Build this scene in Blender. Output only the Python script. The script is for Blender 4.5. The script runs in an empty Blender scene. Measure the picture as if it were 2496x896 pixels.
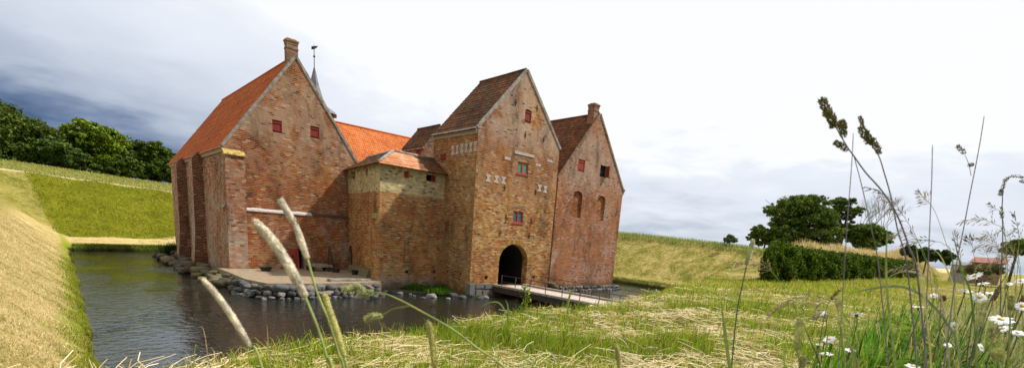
import bpy, bmesh, math, random
import numpy as np
from math import sin, cos, radians, pi, atan2, hypot, sqrt
from mathutils import Vector, Matrix, noise as mnoise
from mathutils.geometry import tessellate_polygon
random.seed(7); RNG = np.random.default_rng(11)
sc = bpy.context.scene
COL = sc.collection

# ------------------------------------------------------------------ camera
YAW, PIT, ROL, F, CY, CAMZ = radians(43.321), radians(11.766), radians(4.385), 1171.35, 818.0, 4.5
fw = Vector((sin(YAW)*cos(PIT), cos(YAW)*cos(PIT), -sin(PIT)))
rt = Vector((cos(YAW), -sin(YAW), 0)); up = rt.cross(fw)
r2 = cos(ROL)*rt + sin(ROL)*up; u2 = -sin(ROL)*rt + cos(ROL)*up
R = Matrix((r2, u2, -fw)).transposed()
C0 = Vector((0, 0, CAMZ))
cam = bpy.data.cameras.new('camera'); camo = bpy.data.objects.new('camera', cam); COL.objects.link(camo)
camo.matrix_world = Matrix.Translation(C0) @ R.to_4x4()
cam.sensor_width = 36; cam.lens = F/2496*36; cam.shift_y = (CY-448)/2496
cam.clip_start = .02; cam.clip_end = 3000
cam.dof.use_dof = True; cam.dof.focus_distance = 4.5; cam.dof.aperture_fstop = 9.0
sc.camera = camo

def ray(px, py): return R @ Vector((px-1248, -(py-CY), -F))
def at(px, py, d): return C0 + ray(px, py)*(d/F)          # survey: a measured point at distance d in front of the lens
def hit(px, py, ax, v):
    d = ray(px, py); return C0 + d*((v-C0[ax])/d[ax])
def hitp(px, py, p0, n):
    d = ray(px, py); return C0 + d*((p0-C0).dot(n)/d.dot(n))

# ------------------------------------------------------------------ terrain height
TH = [-180, -8, 4.8, 12, 22, 31, 36, 42.7, 51, 56, 60.4, 64, 67, 70, 180]
RC = [2.2, 2.2, 2.3, 2.5, 2.9, 3.5, 4.0, 5.3, 7.0, 9.0, 12.5, 19, 38, 140, 140]
DZ = [.66, .66, .69, .72, .755, .80, .835, .89, .97, 1.03, 1.10, 1.12, 1.12, 1.0, 1.0]
def ssn(a, b, x):
    t = np.clip((x-a)/(b-a), 0, 1); return t*t*(3-2*t)
def ground(x, y):
    x = np.asarray(x, float); y = np.asarray(y, float)
    th = np.degrees(np.arctan2(x, y)); r = np.hypot(x, y)
    rc = np.interp(th, TH, RC); dz = np.interp(th, TH, DZ)
    k = np.clip(r/np.minimum(rc, 20), 0, 1)
    z0 = 4.5-(.64+(dz-.64)*k) + .015*np.sin(x*3.1+y*1.7)*np.clip(r-.5, 0, 1) + .02*np.sin(x*1.3-y*2.1)*np.clip(r/3, 0, 1)
    over = np.maximum(r-rc, 0)
    near = z0 - .72*over*over/(over+.35)
    near = np.where((np.abs(th) > 95), np.maximum(near, 3.6-.02*r), near)
    wob = .12*np.sin(y*.9)+.08*np.sin(y*2.3+1)
    d = .45+wob*.5-x
    left = np.where(d < 0, -1.2+0*d, np.minimum(d*1.6, .32) + .84*np.maximum(d-.2, 0))
    left = np.minimum(left, 7.6+.02*np.minimum(d, 60)) + .05*np.sin(y*.7)*np.sin(x*2.)*(d > .5)
    ye = 61.9+.3*np.clip(x, -6, 9)+.15*np.sin(x*1.1)
    e = y-ye
    far = np.where(e < 0, -1.2+0*e, np.minimum(e*1.6, .42)+.012*e)
    yb = 13.2; zt = 7.55-.035*np.clip(x, -8, 30)
    far = np.where(e > yb, .58+(zt-.58)*np.clip((e-yb)/10.5, 0, 1), far)
    far = far + 1.25*ssn(yb+12, yb+19, e) + 0.0*e
    xe = 48+.15*np.sin(y*.8); g = x-xe
    zr = np.interp(y, [3, 12, 23.5, 27.5, 38, 44, 70], [3.45, 4.3, 4.85, 5.2, 5.65, 5.85, 6.6])
    right = np.where(g < 0, -1.2+0*g, np.minimum(g*1.6, .45)+.06*g)
    right = np.where(g > 4, .69+(zr-.69)*np.clip((g-4)/10, 0, 1), right)
    right = right + .06*np.sin(y*1.3+x*.4)*np.clip((g-4)/3, 0, 1)*np.clip((14-g)/3, 0, 1)
    right = right - .03*np.clip(g-16, 0, 40)
    def smax(p, q, k):
        h = np.clip(.5+.5*(p-q)/k, 0, 1); return q+(p-q)*h+k*h*(1-h)
    z = np.maximum(smax(left, far, 1.3), np.maximum(right, near))
    z = np.where((x > -2) & (x < 46), np.maximum(np.maximum(left, far), np.maximum(right, near)), z) if False else z
    z = z + (1.55+.12*np.sin(x*.8)+.08*np.sin(x*2.1))*np.exp(-((y-10.0)/1.9)**2)*ssn(27, 35, x)*(1-ssn(75, 85, x))
    rr = np.hypot(x-20, y-30)
    z = np.where(rr > 160, z+(4.2-z)*ssn(160, 260, rr), z)
    z = np.maximum(z, -1.2)
    return z
def gz(x, y): return float(ground(x, y))

# ------------------------------------------------------------------ object helpers
def link(name, me, parent=None):
    o = bpy.data.objects.new(name, me); COL.objects.link(o)
    if parent is not None:
        o.parent = parent; o.matrix_parent_inverse = Matrix.Translation(-parent.location)
    return o
def tag(o, label=None, cat=None, group=None, kind=None):
    if label: o['label'] = label
    if cat: o['category'] = cat
    if group: o['group'] = group
    if kind: o['kind'] = kind
    return o
def thing(name, label, cat, loc=(0, 0, 0), group=None):
    o = bpy.data.objects.new(name, None); o.location = loc; o.empty_display_size = .1
    COL.objects.link(o); return tag(o, label, cat, group)
def ob(name, bm, mat, parent=None, smooth=False):
    me = bpy.data.meshes.new(name); bm.to_mesh(me); bm.free()
    if isinstance(mat, (list, tuple)):
        for m in mat: me.materials.append(m)
    else: me.materials.append(mat)
    if smooth: me.polygons.foreach_set('use_smooth', [True]*len(me.polygons))
    return link(name, me, parent)
def face(bm, pts, mi=0):
    f = bm.faces.new([bm.verts.new(p) for p in pts]); f.material_index = mi; return f
def box(bm, a, b, mi=0, M=None):
    x0, y0, z0 = a; x1, y1, z1 = b
    P = [Vector(p) for p in ((x0,y0,z0),(x1,y0,z0),(x1,y1,z0),(x0,y1,z0),(x0,y0,z1),(x1,y0,z1),(x1,y1,z1),(x0,y1,z1))]
    if M: P = [M @ p for p in P]
    v = [bm.verts.new(p) for p in P]
    for q in ((0,3,2,1),(4,5,6,7),(0,1,5,4),(1,2,6,5),(2,3,7,6),(3,0,4,7)):
        f = bm.faces.new([v[i] for i in q]); f.material_index = mi
def prism(bm, pts, vec, mi=0):
    vec = Vector(vec); a = [bm.verts.new(p) for p in pts]; b = [bm.verts.new(Vector(p)+vec) for p in pts]
    n = len(pts); fs = [bm.faces.new(a), bm.faces.new(b[::-1])]
    for i in range(n): fs.append(bm.faces.new((a[i], b[i], b[(i+1)%n], a[(i+1)%n])))
    for f in fs: f.material_index = mi
    bmesh.ops.recalc_face_normals(bm, faces=fs)
def tube(bm, pts, rads, n=6, mi=0):
    pts = [Vector(p) for p in pts]; rings = []
    if not hasattr(rads, '__len__'): rads = [rads]*len(pts)
    side = None
    for i, p in enumerate(pts):
        t = (pts[min(i+1, len(pts)-1)]-pts[max(i-1, 0)]).normalized()
        if side is None: side = t.cross(Vector((.3, .2, 1)) if abs(t.z) < .9 else Vector((1, 0, 0))).normalized()
        side = (side-t*side.dot(t)).normalized(); b = t.cross(side)
        rings.append([bm.verts.new(p+(side*cos(2*pi*k/n)+b*sin(2*pi*k/n))*rads[i]) for k in range(n)])
    for i in range(len(rings)-1):
        for k in range(n):
            f = bm.faces.new((rings[i][k], rings[i][(k+1)%n], rings[i+1][(k+1)%n], rings[i+1][k])); f.material_index = mi; f.smooth = True
    for rg in (rings[0][::-1], rings[-1]):
        f = bm.faces.new(rg); f.material_index = mi
def spline(P, m=6):
    P = [Vector(p) for p in P]; out = []
    Q = [P[0]*2-P[1]]+P+[P[-1]*2-P[-2]]
    for i in range(1, len(Q)-2):
        a, b, c, d = Q[i-1:i+3]
        for k in range(m):
            t = k/m
            out.append(.5*((2*b)+(c-a)*t+(2*a-5*b+4*c-d)*t*t+(3*b-a-3*c+d)*t**3))
    out.append(P[-1]); return out
def npmesh(name, V, nper, faces, mat, parent=None, col=None):
    """V (n, nper, 3) verts; faces = list of index tuples within one item"""
    n = V.shape[0]; me = bpy.data.meshes.new(name)
    me.vertices.add(n*nper); me.vertices.foreach_set('co', V.reshape(-1).astype(np.float32))
    lt = np.array([len(f) for f in faces]); li = np.concatenate([np.array(f) for f in faces])
    L = (np.arange(n)[:, None]*nper + li[None, :]).reshape(-1)
    me.loops.add(len(L)); me.loops.foreach_set('vertex_index', L.astype(np.int32))
    T = np.tile(lt, n); S = np.concatenate([[0], np.cumsum(T)[:-1]])
    me.polygons.add(len(T)); me.polygons.foreach_set('loop_start', S.astype(np.int32))
    try: me.polygons.foreach_set('loop_total', T.astype(np.int32))
    except Exception: pass
    me.update(calc_edges=True)
    if col is not None:
        a = me.color_attributes.new('Col', 'FLOAT_COLOR', 'POINT')
        c = np.ones((n, nper, 4), np.float32)
        c[..., :3] = col if col.ndim == 3 else col[:, None, :]
        a.data.foreach_set('color', c.reshape(-1))
    me.materials.append(mat)
    return link(name, me, parent)
def blades(name, P, H, W, ang, lean, mat, col, parent=None, curl=.5, flop=None):
    """grass blades: P (n,3) roots; H heights; W widths; ang heading; lean sideways share"""
    n = len(P); d = np.stack([np.cos(ang), np.sin(ang), 0*ang], 1); a2 = ang+pi/2+RNG.normal(0, .7, n)
    s = np.stack([np.cos(a2), np.sin(a2), 0*ang], 1)*(W/2)[:, None]
    z = np.array([0, 0, 1.])
    L = (H*lean)[:, None]
    if flop is None: zz = np.sqrt(np.maximum(1-lean**2, .03))
    else: zz = flop
    m1 = P + d*L*.22 + z*(H*zz*.42)[:, None]; m2 = P + d*L*.6 + z*(H*zz*.8)[:, None]
    tp = P + d*L*1.1 + z*(H*zz*(1.0-curl*lean))[:, None]
    V = np.stack([P-s, P+s, m1-s*.85, m1+s*.85, m2-s*.55, m2+s*.55, tp], 1)
    return npmesh(name, V, 7, [(0, 1, 3, 2), (2, 3, 5, 4), (4, 5, 6)], mat, parent, col)
def cards(name, P, S, mat, col, parent=None, up=.3, asp=.55, Nrm=None):
    n = len(P); a = RNG.normal(size=(n, 3)); a[:, 2] *= .7; a /= np.linalg.norm(a, axis=1)[:, None]
    b = RNG.normal(size=(n, 3)); b[:, 2] += up
    if Nrm is not None: b = b*.6+Nrm
    b /= np.linalg.norm(b, axis=1)[:, None]
    c = np.cross(a, b); c /= np.linalg.norm(c, axis=1)[:, None]+1e-6; a = np.cross(b, c)
    S = S[:, None]
    V = np.stack([P-a*S, P+c*S*asp-a*S*.1+b*S*.12, P+a*S, P-c*S*asp-a*S*.1+b*S*.12], 1)
    return npmesh(name, V, 4, [(0, 1, 2, 3)], mat, parent, col)
def mixcol(cols, n, jit=.15):
    c = np.array(cols)[RNG.integers(0, len(cols), n)]
    return np.clip(c*(1+RNG.normal(0, jit, (n, 1)))*(1+RNG.normal(0, jit*.3, (n, 3))), .005, 1)

# ------------------------------------------------------------------ materials
class NT:
    def __init__(s, name):
        s.m = bpy.data.materials.new(name); s.m.use_nodes = True; s.t = s.m.node_tree; s.t.nodes.clear()
        s.out = s.n('ShaderNodeOutputMaterial')
    def n(s, ty, ins=None, **kw):
        nd = s.t.nodes.new(ty)
        for k, v in kw.items(): setattr(nd, k, v)
        for k, v in (ins or {}).items():
            if hasattr(v, 'is_output') or isinstance(v, bpy.types.NodeSocket): s.t.links.new(v, nd.inputs[k])
            else: nd.inputs[k].default_value = v
        return nd
    def ma(s, op, a, b=0, c=0, clamp=False):
        return s.n('ShaderNodeMath', {0: a, 1: b, 2: c}, operation=op, use_clamp=clamp).outputs[0]
    def vm(s, op, a, b=(0, 0, 0), sc=None):
        nd = s.n('ShaderNodeVectorMath', {0: a, 1: b}, operation=op)
        if sc is not None: nd.inputs['Scale'].default_value = sc
        return nd.outputs[0]
    def noise(s, vec, scale, detail=4, rough=.55, dist=0, col=False):
        nd = s.n('ShaderNodeTexNoise', {'Vector': vec, 'Scale': scale, 'Detail': detail, 'Roughness': rough, 'Distortion': dist})
        return nd.outputs['Color' if col else 'Fac']
    def ramp(s, fac, stops, interp='LINEAR'):
        nd = s.n('ShaderNodeValToRGB', {0: fac}); cr = nd.color_ramp; cr.interpolation = interp
        while len(cr.elements) < len(stops): cr.elements.new(.5)
        for e, (p, c) in zip(cr.elements, stops):
            e.position = p; e.color = (*c, 1) if hasattr(c, '__len__') else (c, c, c, 1)
        return nd.outputs[0]
    def mix(s, f, a, b, bt='MIX'):
        nd = s.n('ShaderNodeMix', data_type='RGBA', blend_type=bt)
        for i, v in ((0, f), (6, a), (7, b)):
            if isinstance(v, bpy.types.NodeSocket): s.t.links.new(v, nd.inputs[i])
            else: nd.inputs[i].default_value = v if i == 0 else (*v, 1)
        return nd.outputs[2]
    def sm(s, x, a, b):
        nd = s.n('ShaderNodeMapRange', {'Value': x, 'From Min': a, 'From Max': b}, interpolation_type='SMOOTHSTEP'); return nd.outputs[0]
    def pos(s): return s.n('ShaderNodeNewGeometry').outputs['Position']
    def xyz(s, v): return s.n('ShaderNodeSeparateXYZ', {0: v}).outputs
    def cxyz(s, x, y, z): return s.n('ShaderNodeCombineXYZ', {0: x, 1: y, 2: z}).outputs[0]
    def done(s, col, rough=.85, bump=None, bd=.02, bs=1., spec=.3, metal=0, normal=None):
        p = s.n('ShaderNodeBsdfPrincipled', {'Base Color': col if isinstance(col, bpy.types.NodeSocket) else (*col, 1), 'Roughness': rough, 'Metallic': metal, 'Specular IOR Level': spec})
        if bump is not None:
            b = s.n('ShaderNodeBump', {'Height': bump, 'Distance': bd, 'Strength': bs}); s.t.links.new(b.outputs[0], p.inputs['Normal'])
        s.t.links.new(p.outputs[0], s.out.inputs[0]); s.p = p; return s.m

def brick_mat(name, stops, mortar=(.50, .40, .30), patches=(), mort_amt=.78, w=.29, h=.118, zones=.42, zs=.35, rusty=.55):
    s = NT(name); P = s.pos(); x, y, z = s.xyz(P)
    nx, ny, nz = s.xyz(s.n('ShaderNodeNewGeometry').outputs['True Normal'])
    fl = s.ma('GREATER_THAN', s.ma('ABSOLUTE', nx), s.ma('ABSOLUTE', ny))
    u = s.ma('ADD', s.ma('MULTIPLY', fl, y), s.ma('MULTIPLY', s.ma('SUBTRACT', 1, fl), x))
    wv = s.ma('MULTIPLY', s.ma('SUBTRACT', s.noise(P, .35, 2), .5), .22)
    v = s.ma('DIVIDE', s.ma('ADD', z, wv), h); row = s.ma('FLOOR', v)
    rr = s.n('ShaderNodeTexWhiteNoise', {'W': row}, noise_dimensions='1D').outputs[0]
    uu = s.ma('ADD', s.ma('DIVIDE', u, w), s.ma('ADD', s.ma('MULTIPLY', s.ma('MODULO', row, 2), .5), s.ma('MULTIPLY', rr, .3)))
    cell = s.cxyz(s.ma('FLOOR', uu), row, fl)
    wn = s.n('ShaderNodeTexWhiteNoise', {'Vector': cell}, noise_dimensions='3D')
    big = s.noise(P, zs, 5, .6); med = s.noise(P, 1.7, 4, .65)
    zn = s.ma('ADD', s.ma('MULTIPLY', s.sm(big, .3, .7), .6), s.ma('MULTIPLY', s.sm(med, .3, .7), .4))
    val = s.ma('ADD', s.ma('MULTIPLY', wn.outputs[0], 1-zones), s.ma('MULTIPLY', zn, zones))
    col = s.ramp(val, stops)
    hv = s.n('ShaderNodeHueSaturation', {'Color': col, 'Value': s.ma('ADD', .79, s.ma('MULTIPLY', s.xyz(wn.outputs[1])[1], .42))}).outputs[0]
    col = hv
    for i, (c, scl, lo, hi, amt, zr) in enumerate(patches):
        off = s.vm('ADD', P, (13.1*i+4, 7.7*i, 3.3*i)); off = s.vm('MULTIPLY', off, (1, 1, .8))
        m = s.sm(s.ma('ADD', s.noise(off, scl, 6, .65, .4), s.ma('MULTIPLY', s.ma('SUBTRACT', s.xyz(wn.outputs[1])[2], .5), .05)), lo, hi)
        if zr: 
            a, b, c2, d2 = zr
            m = s.ma('MULTIPLY', m, s.sm(z, a, b)); m = s.ma('MULTIPLY', m, s.sm(z, d2, c2))
        m = s.ma('MULTIPLY', m, amt)
        col = s.mix(m, col, s.mix(.35, c, hv, 'MULTIPLY') if False else s.mix(.3, c, hv))
    col = s.mix(s.ma('MULTIPLY', s.ma('GREATER_THAN', s.xyz(wn.outputs[1])[0], .95), .45), col, (.60, .47, .34))
    col = s.mix(s.ma('MULTIPLY', s.ma('LESS_THAN', s.xyz(wn.outputs[1])[0], .05), .6), col, (.05, .03, .025))
    fv = s.ma('FRACT', v); fu = s.ma('FRACT', uu)
    mk = s.ma('MAXIMUM', s.ma('LESS_THAN', fv, .25), s.ma('LESS_THAN', fu, .05))
    mk = s.ma('MULTIPLY', mk, s.ma('ADD', mort_amt*.5, s.ma('MULTIPLY', med, mort_amt)))
    col = s.mix(mk, col, mortar)
    rust = s.noise(s.vm('ADD', s.vm('MULTIPLY', P, (1, 1, .5)), (3, 8, 1)), .42, 7, .68, .5)
    col = s.mix(s.ma('MULTIPLY', s.sm(rust, .55, .64), rusty), col, s.mix(.45, (.29, .095, .02), hv))
    damp = s.ma('MULTIPLY', s.sm(s.ma('ADD', z, s.ma('MULTIPLY', s.noise(P, 1.2, 4, .6), 1.6)), 1.75, .9), .65)
    col = s.mix(damp, col, (.075, .065, .035))
    soot = s.noise(s.vm('MULTIPLY', P, (1, 1, .45)), .8, 7, .7, .6)
    col = s.mix(.75, col, s.ramp(soot, [(.34, .22), (.46, .78), (.58, 1.0), (.72, 1.15)]), 'MULTIPLY')
    fine = s.noise(P, 14, 3, .6)
    col = s.mix(.35, col, s.ramp(fine, [(.25, .35), (.75, 1.)]), 'MULTIPLY')
    col = s.n('ShaderNodeHueSaturation', {'Color': col, 'Saturation': 1.11, 'Value': 1.03}).outputs[0]
    bh = s.ma('ADD', s.ma('SUBTRACT', s.ma('MULTIPLY', wn.outputs[0], .5), s.ma('MULTIPLY', mk, .6)), s.ma('MULTIPLY', med, .8))
    return s.done(col, .9, bh, .03, .6, .15)

RED = (.27, .062, .02); ORG = (.37, .11, .025); TAN = (.44, .24, .08); CRM = (.52, .36, .19); DRK = (.05, .025, .022); PNK = (.34, .16, .11); GRY = (.36, .30, .26)
m_left = brick_mat('red_brick_weathered', [(0, DRK), (.2, RED), (.5, (.33, .10, .035)), (.72, (.36, .17, .08)), (.9, TAN), (1, CRM)],
    patches=[((.50, .38, .28), .5, .38, .52, .8, (6.5, 10.5, 99, 100)), ((.24, .07, .02), .45, .54, .64, .75, None), ((.50, .38, .32), .7, .50, .62, .8, (-1, 0, 4, 6.5)), ((.44, .30, .14), .9, .56, .66, .7, (4.5, 6, 9, 11))])
m_side = brick_mat('pale_limed_brick', [(0, RED), (.35, (.36, .17, .1)), (.7, (.42, .27, .2)), (1, (.5, .42, .34))],
    patches=[((.46, .42, .37), .3, .42, .6, .8, (-3, -2, 3, 8)), ((.4, .14, .05), .5, .55, .65, .6, None)], mort_amt=.4)
m_tow = brick_mat('tan_and_red_brick', [(0, DRK), (.12, (.33, .12, .05)), (.35, ORG), (.5, (.42, .22, .075)), (.75, (.50, .32, .13)), (1, (.58, .44, .25))],
    patches=[((.46, .26, .16), .6, .36, .50, .9, (6.0, 8.5, 99, 100)), ((.25, .065, .014), .33, .43, .53, .95, (7, 9.0, 12.5, 14.5)), ((.53, .42, .37), .6, .42, .54, .85, (9.5, 12, 99, 100)), ((.14, .11, .07), 1.6, .6, .7, .75, (-2, 0, 3, 6))], mort_amt=.8)
m_tside = brick_mat('shade_darkened_side_brick', [(0, DRK), (.15, (.3, .1, .04)), (.5, (.38, .19, .07)), (1, (.48, .32, .14))],
    patches=[((.33, .1, .03), .4, .5, .6, .8, (5, 8, 99, 100)), ((.15, .13, .08), .9, .48, .62, .8, (-2, 0, 4, 7))])  # tower's left side: brick toned darker than the front, its shade in the colour
m_cur = brick_mat('tan_curtain_brick', [(0, DRK), (.12, (.3, .1, .04)), (.35, (.42, .15, .04)), (.55, (.43, .25, .09)), (.8, (.49, .32, .14)), (1, CRM)],
    patches=[((.34, .1, .04), .5, .5, .6, .85, (3.6, 4.6, 7, 8)), ((.42, .38, .36), .7, .36, .5, .85, (-2, -1, .7, 1.4)), ((.4, .15, .05), .5, .52, .6, .7, None)])
m_pale = brick_mat('pale_yellow_brick', [(0, (.3, .18, .08)), (.15, (.47, .37, .19)), (.6, (.60, .50, .29)), (1, (.68, .58, .38))],
    patches=[((.4, .22, .1), .8, .6, .68, .7, None)], mort_amt=.3, rusty=.08)
m_right = brick_mat('pink_brick', [(0, DRK), (.12, RED), (.4, (.38, .17, .1)), (.7, (.43, .25, .18)), (1, GRY)],
    patches=[((.45, .34, .28), .5, .36, .50, .85, (7.5, 10.5, 99, 100)), ((.40, .14, .045), .28, .42, .52, .9, (-2, 0, 8, 10)), ((.44, .38, .34), .45, .56, .64, .85, (-2, -1, 4, 6))])
m_butt = brick_mat('shade_darkened_red_brick', [(0, (.03, .015, .012)), (.5, (.15, .04, .018)), (1, (.26, .09, .045))])  # unlimed red brick, darkened to paint in the wing's shade on the buttress sides
m_nich = brick_mat('niche_brick', [(0, DRK), (.3, (.25, .07, .025)), (.7, ORG), (1, TAN)])
m_chim = brick_mat('chimney_brick', [(0, (.22, .09, .05)), (.5, (.3, .17, .11)), (1, GRY)], patches=[((.35, .3, .1), .8, .55, .7, .6, None)])
m_vous = brick_mat('arch_brick', [(0, (.30, .12, .04)), (.5, (.42, .24, .08)), (1, (.5, .34, .15))], w=.14, h=.6)

def plain(name, col, rough=.8, var=.25, scale=6, bump=.01, spec=.3, metal=0):
    s = NT(name); P = s.pos(); nz = s.noise(P, scale, 5, .6)
    c = s.mix(s.sm(nz, .3, .7), tuple(v*(1-var) for v in col), tuple(min(1, v*(1+var)) for v in col))
    return s.done(c, rough, nz, bump, .6, spec, metal)
def tile_mat(name, stops, moss=None, tw=.26, rh=.34, mlo=.5, mhi=.65):
    s = NT(name); P = s.pos(); x, y, z = s.xyz(P)
    nx, ny, nz = s.xyz(s.n('ShaderNodeNewGeometry').outputs['True Normal'])
    uvn = s.n('ShaderNodeUVMap').outputs[0]; u, v, _ = s.xyz(uvn)
    cell = s.cxyz(s.ma('FLOOR', s.ma('DIVIDE', u, tw)), s.ma('FLOOR', s.ma('DIVIDE', v, rh)), 3.)
    wn = s.n('ShaderNodeTexWhiteNoise', {'Vector': cell}, noise_dimensions='3D').outputs[0]
    zn = s.noise(P, .5, 5, .65)
    val = s.ma('ADD', s.ma('MULTIPLY', wn, .5), s.ma('MULTIPLY', s.sm(zn, .3, .7), .5))
    c = s.ramp(val, stops)
    if moss: c = s.mix(s.ma('MULTIPLY', s.sm(s.noise(P, 1.1, 6, .7), mlo, mhi), .85), c, moss)
    return s.done(c, .8, s.noise(P, 20, 3), .01, .5, .2)
m_rL = tile_mat('orange_clay_tile', [(0, (.28, .06, .010)), (.5, (.40, .09, .012)), (1, (.48, .125, .02))])
m_rB = tile_mat('bright_clay_tile', [(0, (.34, .08, .02)), (.5, (.48, .13, .03)), (1, (.58, .19, .055))])
m_rT = tile_mat('mossy_brown_tile', [(0, (.035, .015, .007)), (.5, (.10, .036, .011)), (1, (.21, .075, .022))], (.075, .055, .016), mlo=.46, mhi=.66)
m_rR = tile_mat('rust_brown_tile', [(0, (.04, .015, .007)), (.5, (.13, .04, .010)), (1, (.26, .08, .02))], (.07, .055, .018))
m_rCn = tile_mat('new_clay_tile', [(0, (.34, .12, .05)), (.5, (.50, .21, .10)), (1, (.62, .36, .22))])
m_mort = plain('lime_mortar', (.28, .25, .215), var=.35, scale=3)
m_white = plain('limewash', (.46, .42, .38), var=.2, scale=8)
m_lich = plain('lichen_capped_tile', (.38, .27, .08), var=.5, scale=5)
m_red = plain('red_painted_boards', (.22, .026, .016), .7, .2, 10)
m_redb = plain('bright_red_boards', (.30, .04, .018), .7, .2, 10)
m_redf = plain('dull_red_frame', (.36, .07, .05), .7, .2, 10)
m_dark = plain('painted_interior_dark', (.012, .01, .01), .9, .1)  # near-black colour standing in for the darkness inside openings and the gateway
m_iron = plain('black_iron', (.035, .03, .028), .6, .3, 20, metal=.3)
m_rail = plain('rusty_steel_rail', (.09, .07, .06), .6, .3, 20, metal=.3)
m_slate = plain('spire_slate', (.13, .13, .16), .5, .3, 3)
m_wood = plain('weathered_wood', (.3, .26, .2), .9, .3, 4)
m_dwood = plain('dark_tarred_wood', (.05, .04, .032), .9, .3, 4)
m_deck = plain('pale_gravelled_planks', (.5, .42, .36), .95, .18, 5)
m_sand = plain('sand', (.27, .205, .135), .95, .2, 2.5)
m_rock = None
s = NT('granite'); P = s.pos(); oi = s.n('ShaderNodeObjectInfo').outputs['Random']
c = s.ramp(s.ma('ADD', s.ma('MULTIPLY', oi, .7), s.ma('MULTIPLY', s.noise(P, 9, 5, .7), .35)), [(.1, (.035, .035, .033)), (.4, (.09, .092, .095)), (.7, (.16, .15, .14)), (1, (.28, .23, .20))])
m_rock = s.done(c, .85, s.noise(P, 12, 5), .03, .6, .3)
s = NT('mossy_rock'); P = s.pos(); oi = s.n('ShaderNodeObjectInfo').outputs['Random']
c = s.ramp(s.ma('ADD', s.ma('MULTIPLY', oi, .6), s.ma('MULTIPLY', s.noise(P, 7, 5, .7), .45)), [(.1, (.035, .03, .022)), (.5, (.09, .075, .05)), (.75, (.14, .12, .05)), (1, (.24, .2, .16))])
m_mrock = s.done(c, .9, s.noise(P, 10, 5), .04, .7, .3)
# leaded glass
s = NT('leaded_glass'); P = s.pos(); x, y, z = s.xyz(P)
g = s.ma('MAXIMUM', s.ma('LESS_THAN', s.ma('FRACT', s.ma('DIVIDE', z, .16)), .16), s.ma('LESS_THAN', s.ma('FRACT', s.ma('DIVIDE', x, .13)), .14))
pn = s.n('ShaderNodeTexWhiteNoise', {'Vector': s.cxyz(s.ma('FLOOR', s.ma('DIVIDE', x, .13)), s.ma('FLOOR', s.ma('DIVIDE', z, .16)), 1.)}, noise_dimensions='3D').outputs[0]
m_glass = s.done(s.mix(g, s.ramp(pn, [(0, (.03, .07, .08)), (1, (.09, .17, .16))]), (.02, .02, .02)), .12, None, spec=.6)
s = NT('green_glass'); P = s.pos(); x, y, z = s.xyz(P)
g = s.ma('LESS_THAN', s.ma('FRACT', s.ma('DIVIDE', z, .1)), .2)
m_glass2 = s.done(s.mix(g, (.12, .27, .17), (.06, .12, .08)), .2, None, spec=.5)

def attr_leaf(name, trans=.35, rough=.7, spec=.08):
    s = NT(name); a = s.n('ShaderNodeAttribute', attribute_name='Col').outputs['Color']
    p = s.n('ShaderNodeBsdfPrincipled', {'Base Color': a, 'Roughness': rough, 'Specular IOR Level': spec})
    t = s.n('ShaderNodeBsdfTranslucent', {'Color': a}); mx = s.n('ShaderNodeMixShader', {0: trans, 1: p.outputs[0], 2: t.outputs[0]})
    s.t.links.new(mx.outputs[0], s.out.inputs[0]); return s.m
m_grass = attr_leaf('grass_blade', .4); m_leaf = attr_leaf('tree_leaf', .25, .75, .05); m_hay = attr_leaf('straw', .15, .6, .15); m_petal = attr_leaf('petal', .3, .6)
m_bark = plain('bark', (.09, .07, .05), .9, .4, 3)
def leafmat(name, col, tr=.35):
    s = NT(name); P = s.pos(); c = s.mix(s.sm(s.noise(P, 60, 2), .3, .7), tuple(v*.75 for v in col), tuple(v*1.25 for v in col))
    p = s.n('ShaderNodeBsdfPrincipled', {'Base Color': c, 'Roughness': .55}); t = s.n('ShaderNodeBsdfTranslucent', {'Color': c})
    mx = s.n('ShaderNodeMixShader', {0: tr, 1: p.outputs[0], 2: t.outputs[0]}); s.t.links.new(mx.outputs[0], s.out.inputs[0]); return s.m
m_foxw = leafmat('pale_foxtail', (.80, .72, .54)); m_foxg = leafmat('green_foxtail', (.60, .56, .18)); m_stem = leafmat('green_stem', (.30, .36, .09), .2)
m_cock = leafmat('green_spikelet', (.56, .58, .26)); m_cockd = leafmat('brown_spikelet', (.26, .23, .08)); m_oat = leafmat('straw_spikelet', (.50, .40, .25)); m_purp = leafmat('purple_stem', (.20, .17, .20), .1)
m_oatd = leafmat('reddish_spikelet', (.26, .15, .10)); m_blade = leafmat('leaf_blade', (.13, .26, .04)); m_dkstem = leafmat('dark_stem', (.10, .13, .06), .15); m_sorrel = leafmat('rusty_seed_head', (.20, .07, .035), .1)
m_pet = leafmat('white_petal', (.85, .85, .86), .25); m_disc = leafmat('yellow_disc', (.6, .36, .02), .1)

# terrain material
s = NT('meadow'); P = s.pos(); x, y, z = s.xyz(P)
n1 = s.noise(P, .55, 6, .65, .5); n2 = s.noise(s.vm('MULTIPLY', P, (1, 1, 2.2)), 3.2, 6, .7); n3 = s.noise(P, 17, 5, .75); n4 = s.noise(s.vm('MULTIPLY', P, (.45, .9, 1)), .9, 6, .75, 1.2)
mixn = s.ma('ADD', s.ma('MULTIPLY', n1, .4), s.ma('ADD', s.ma('MULTIPLY', n2, .35), s.ma('MULTIPLY', n3, .25)))
hay = s.ramp(s.ma('ADD', mixn, s.ma('MULTIPLY', s.ma('SUBTRACT', n4, .5), .35)), [(.36, (.16, .14, .022)), (.44, (.40, .32, .09)), (.53, (.66, .50, .23)), (.68, (.78, .62, .35))])
mow = s.ramp(s.ma('ADD', mixn, s.ma('MULTIPLY', s.ma('SUBTRACT', n4, .5), .3)), [(.38, (.09, .115, .012)), (.46, (.20, .20, .03)), (.53, (.40, .32, .10)), (.63, (.58, .45, .19))])
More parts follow.
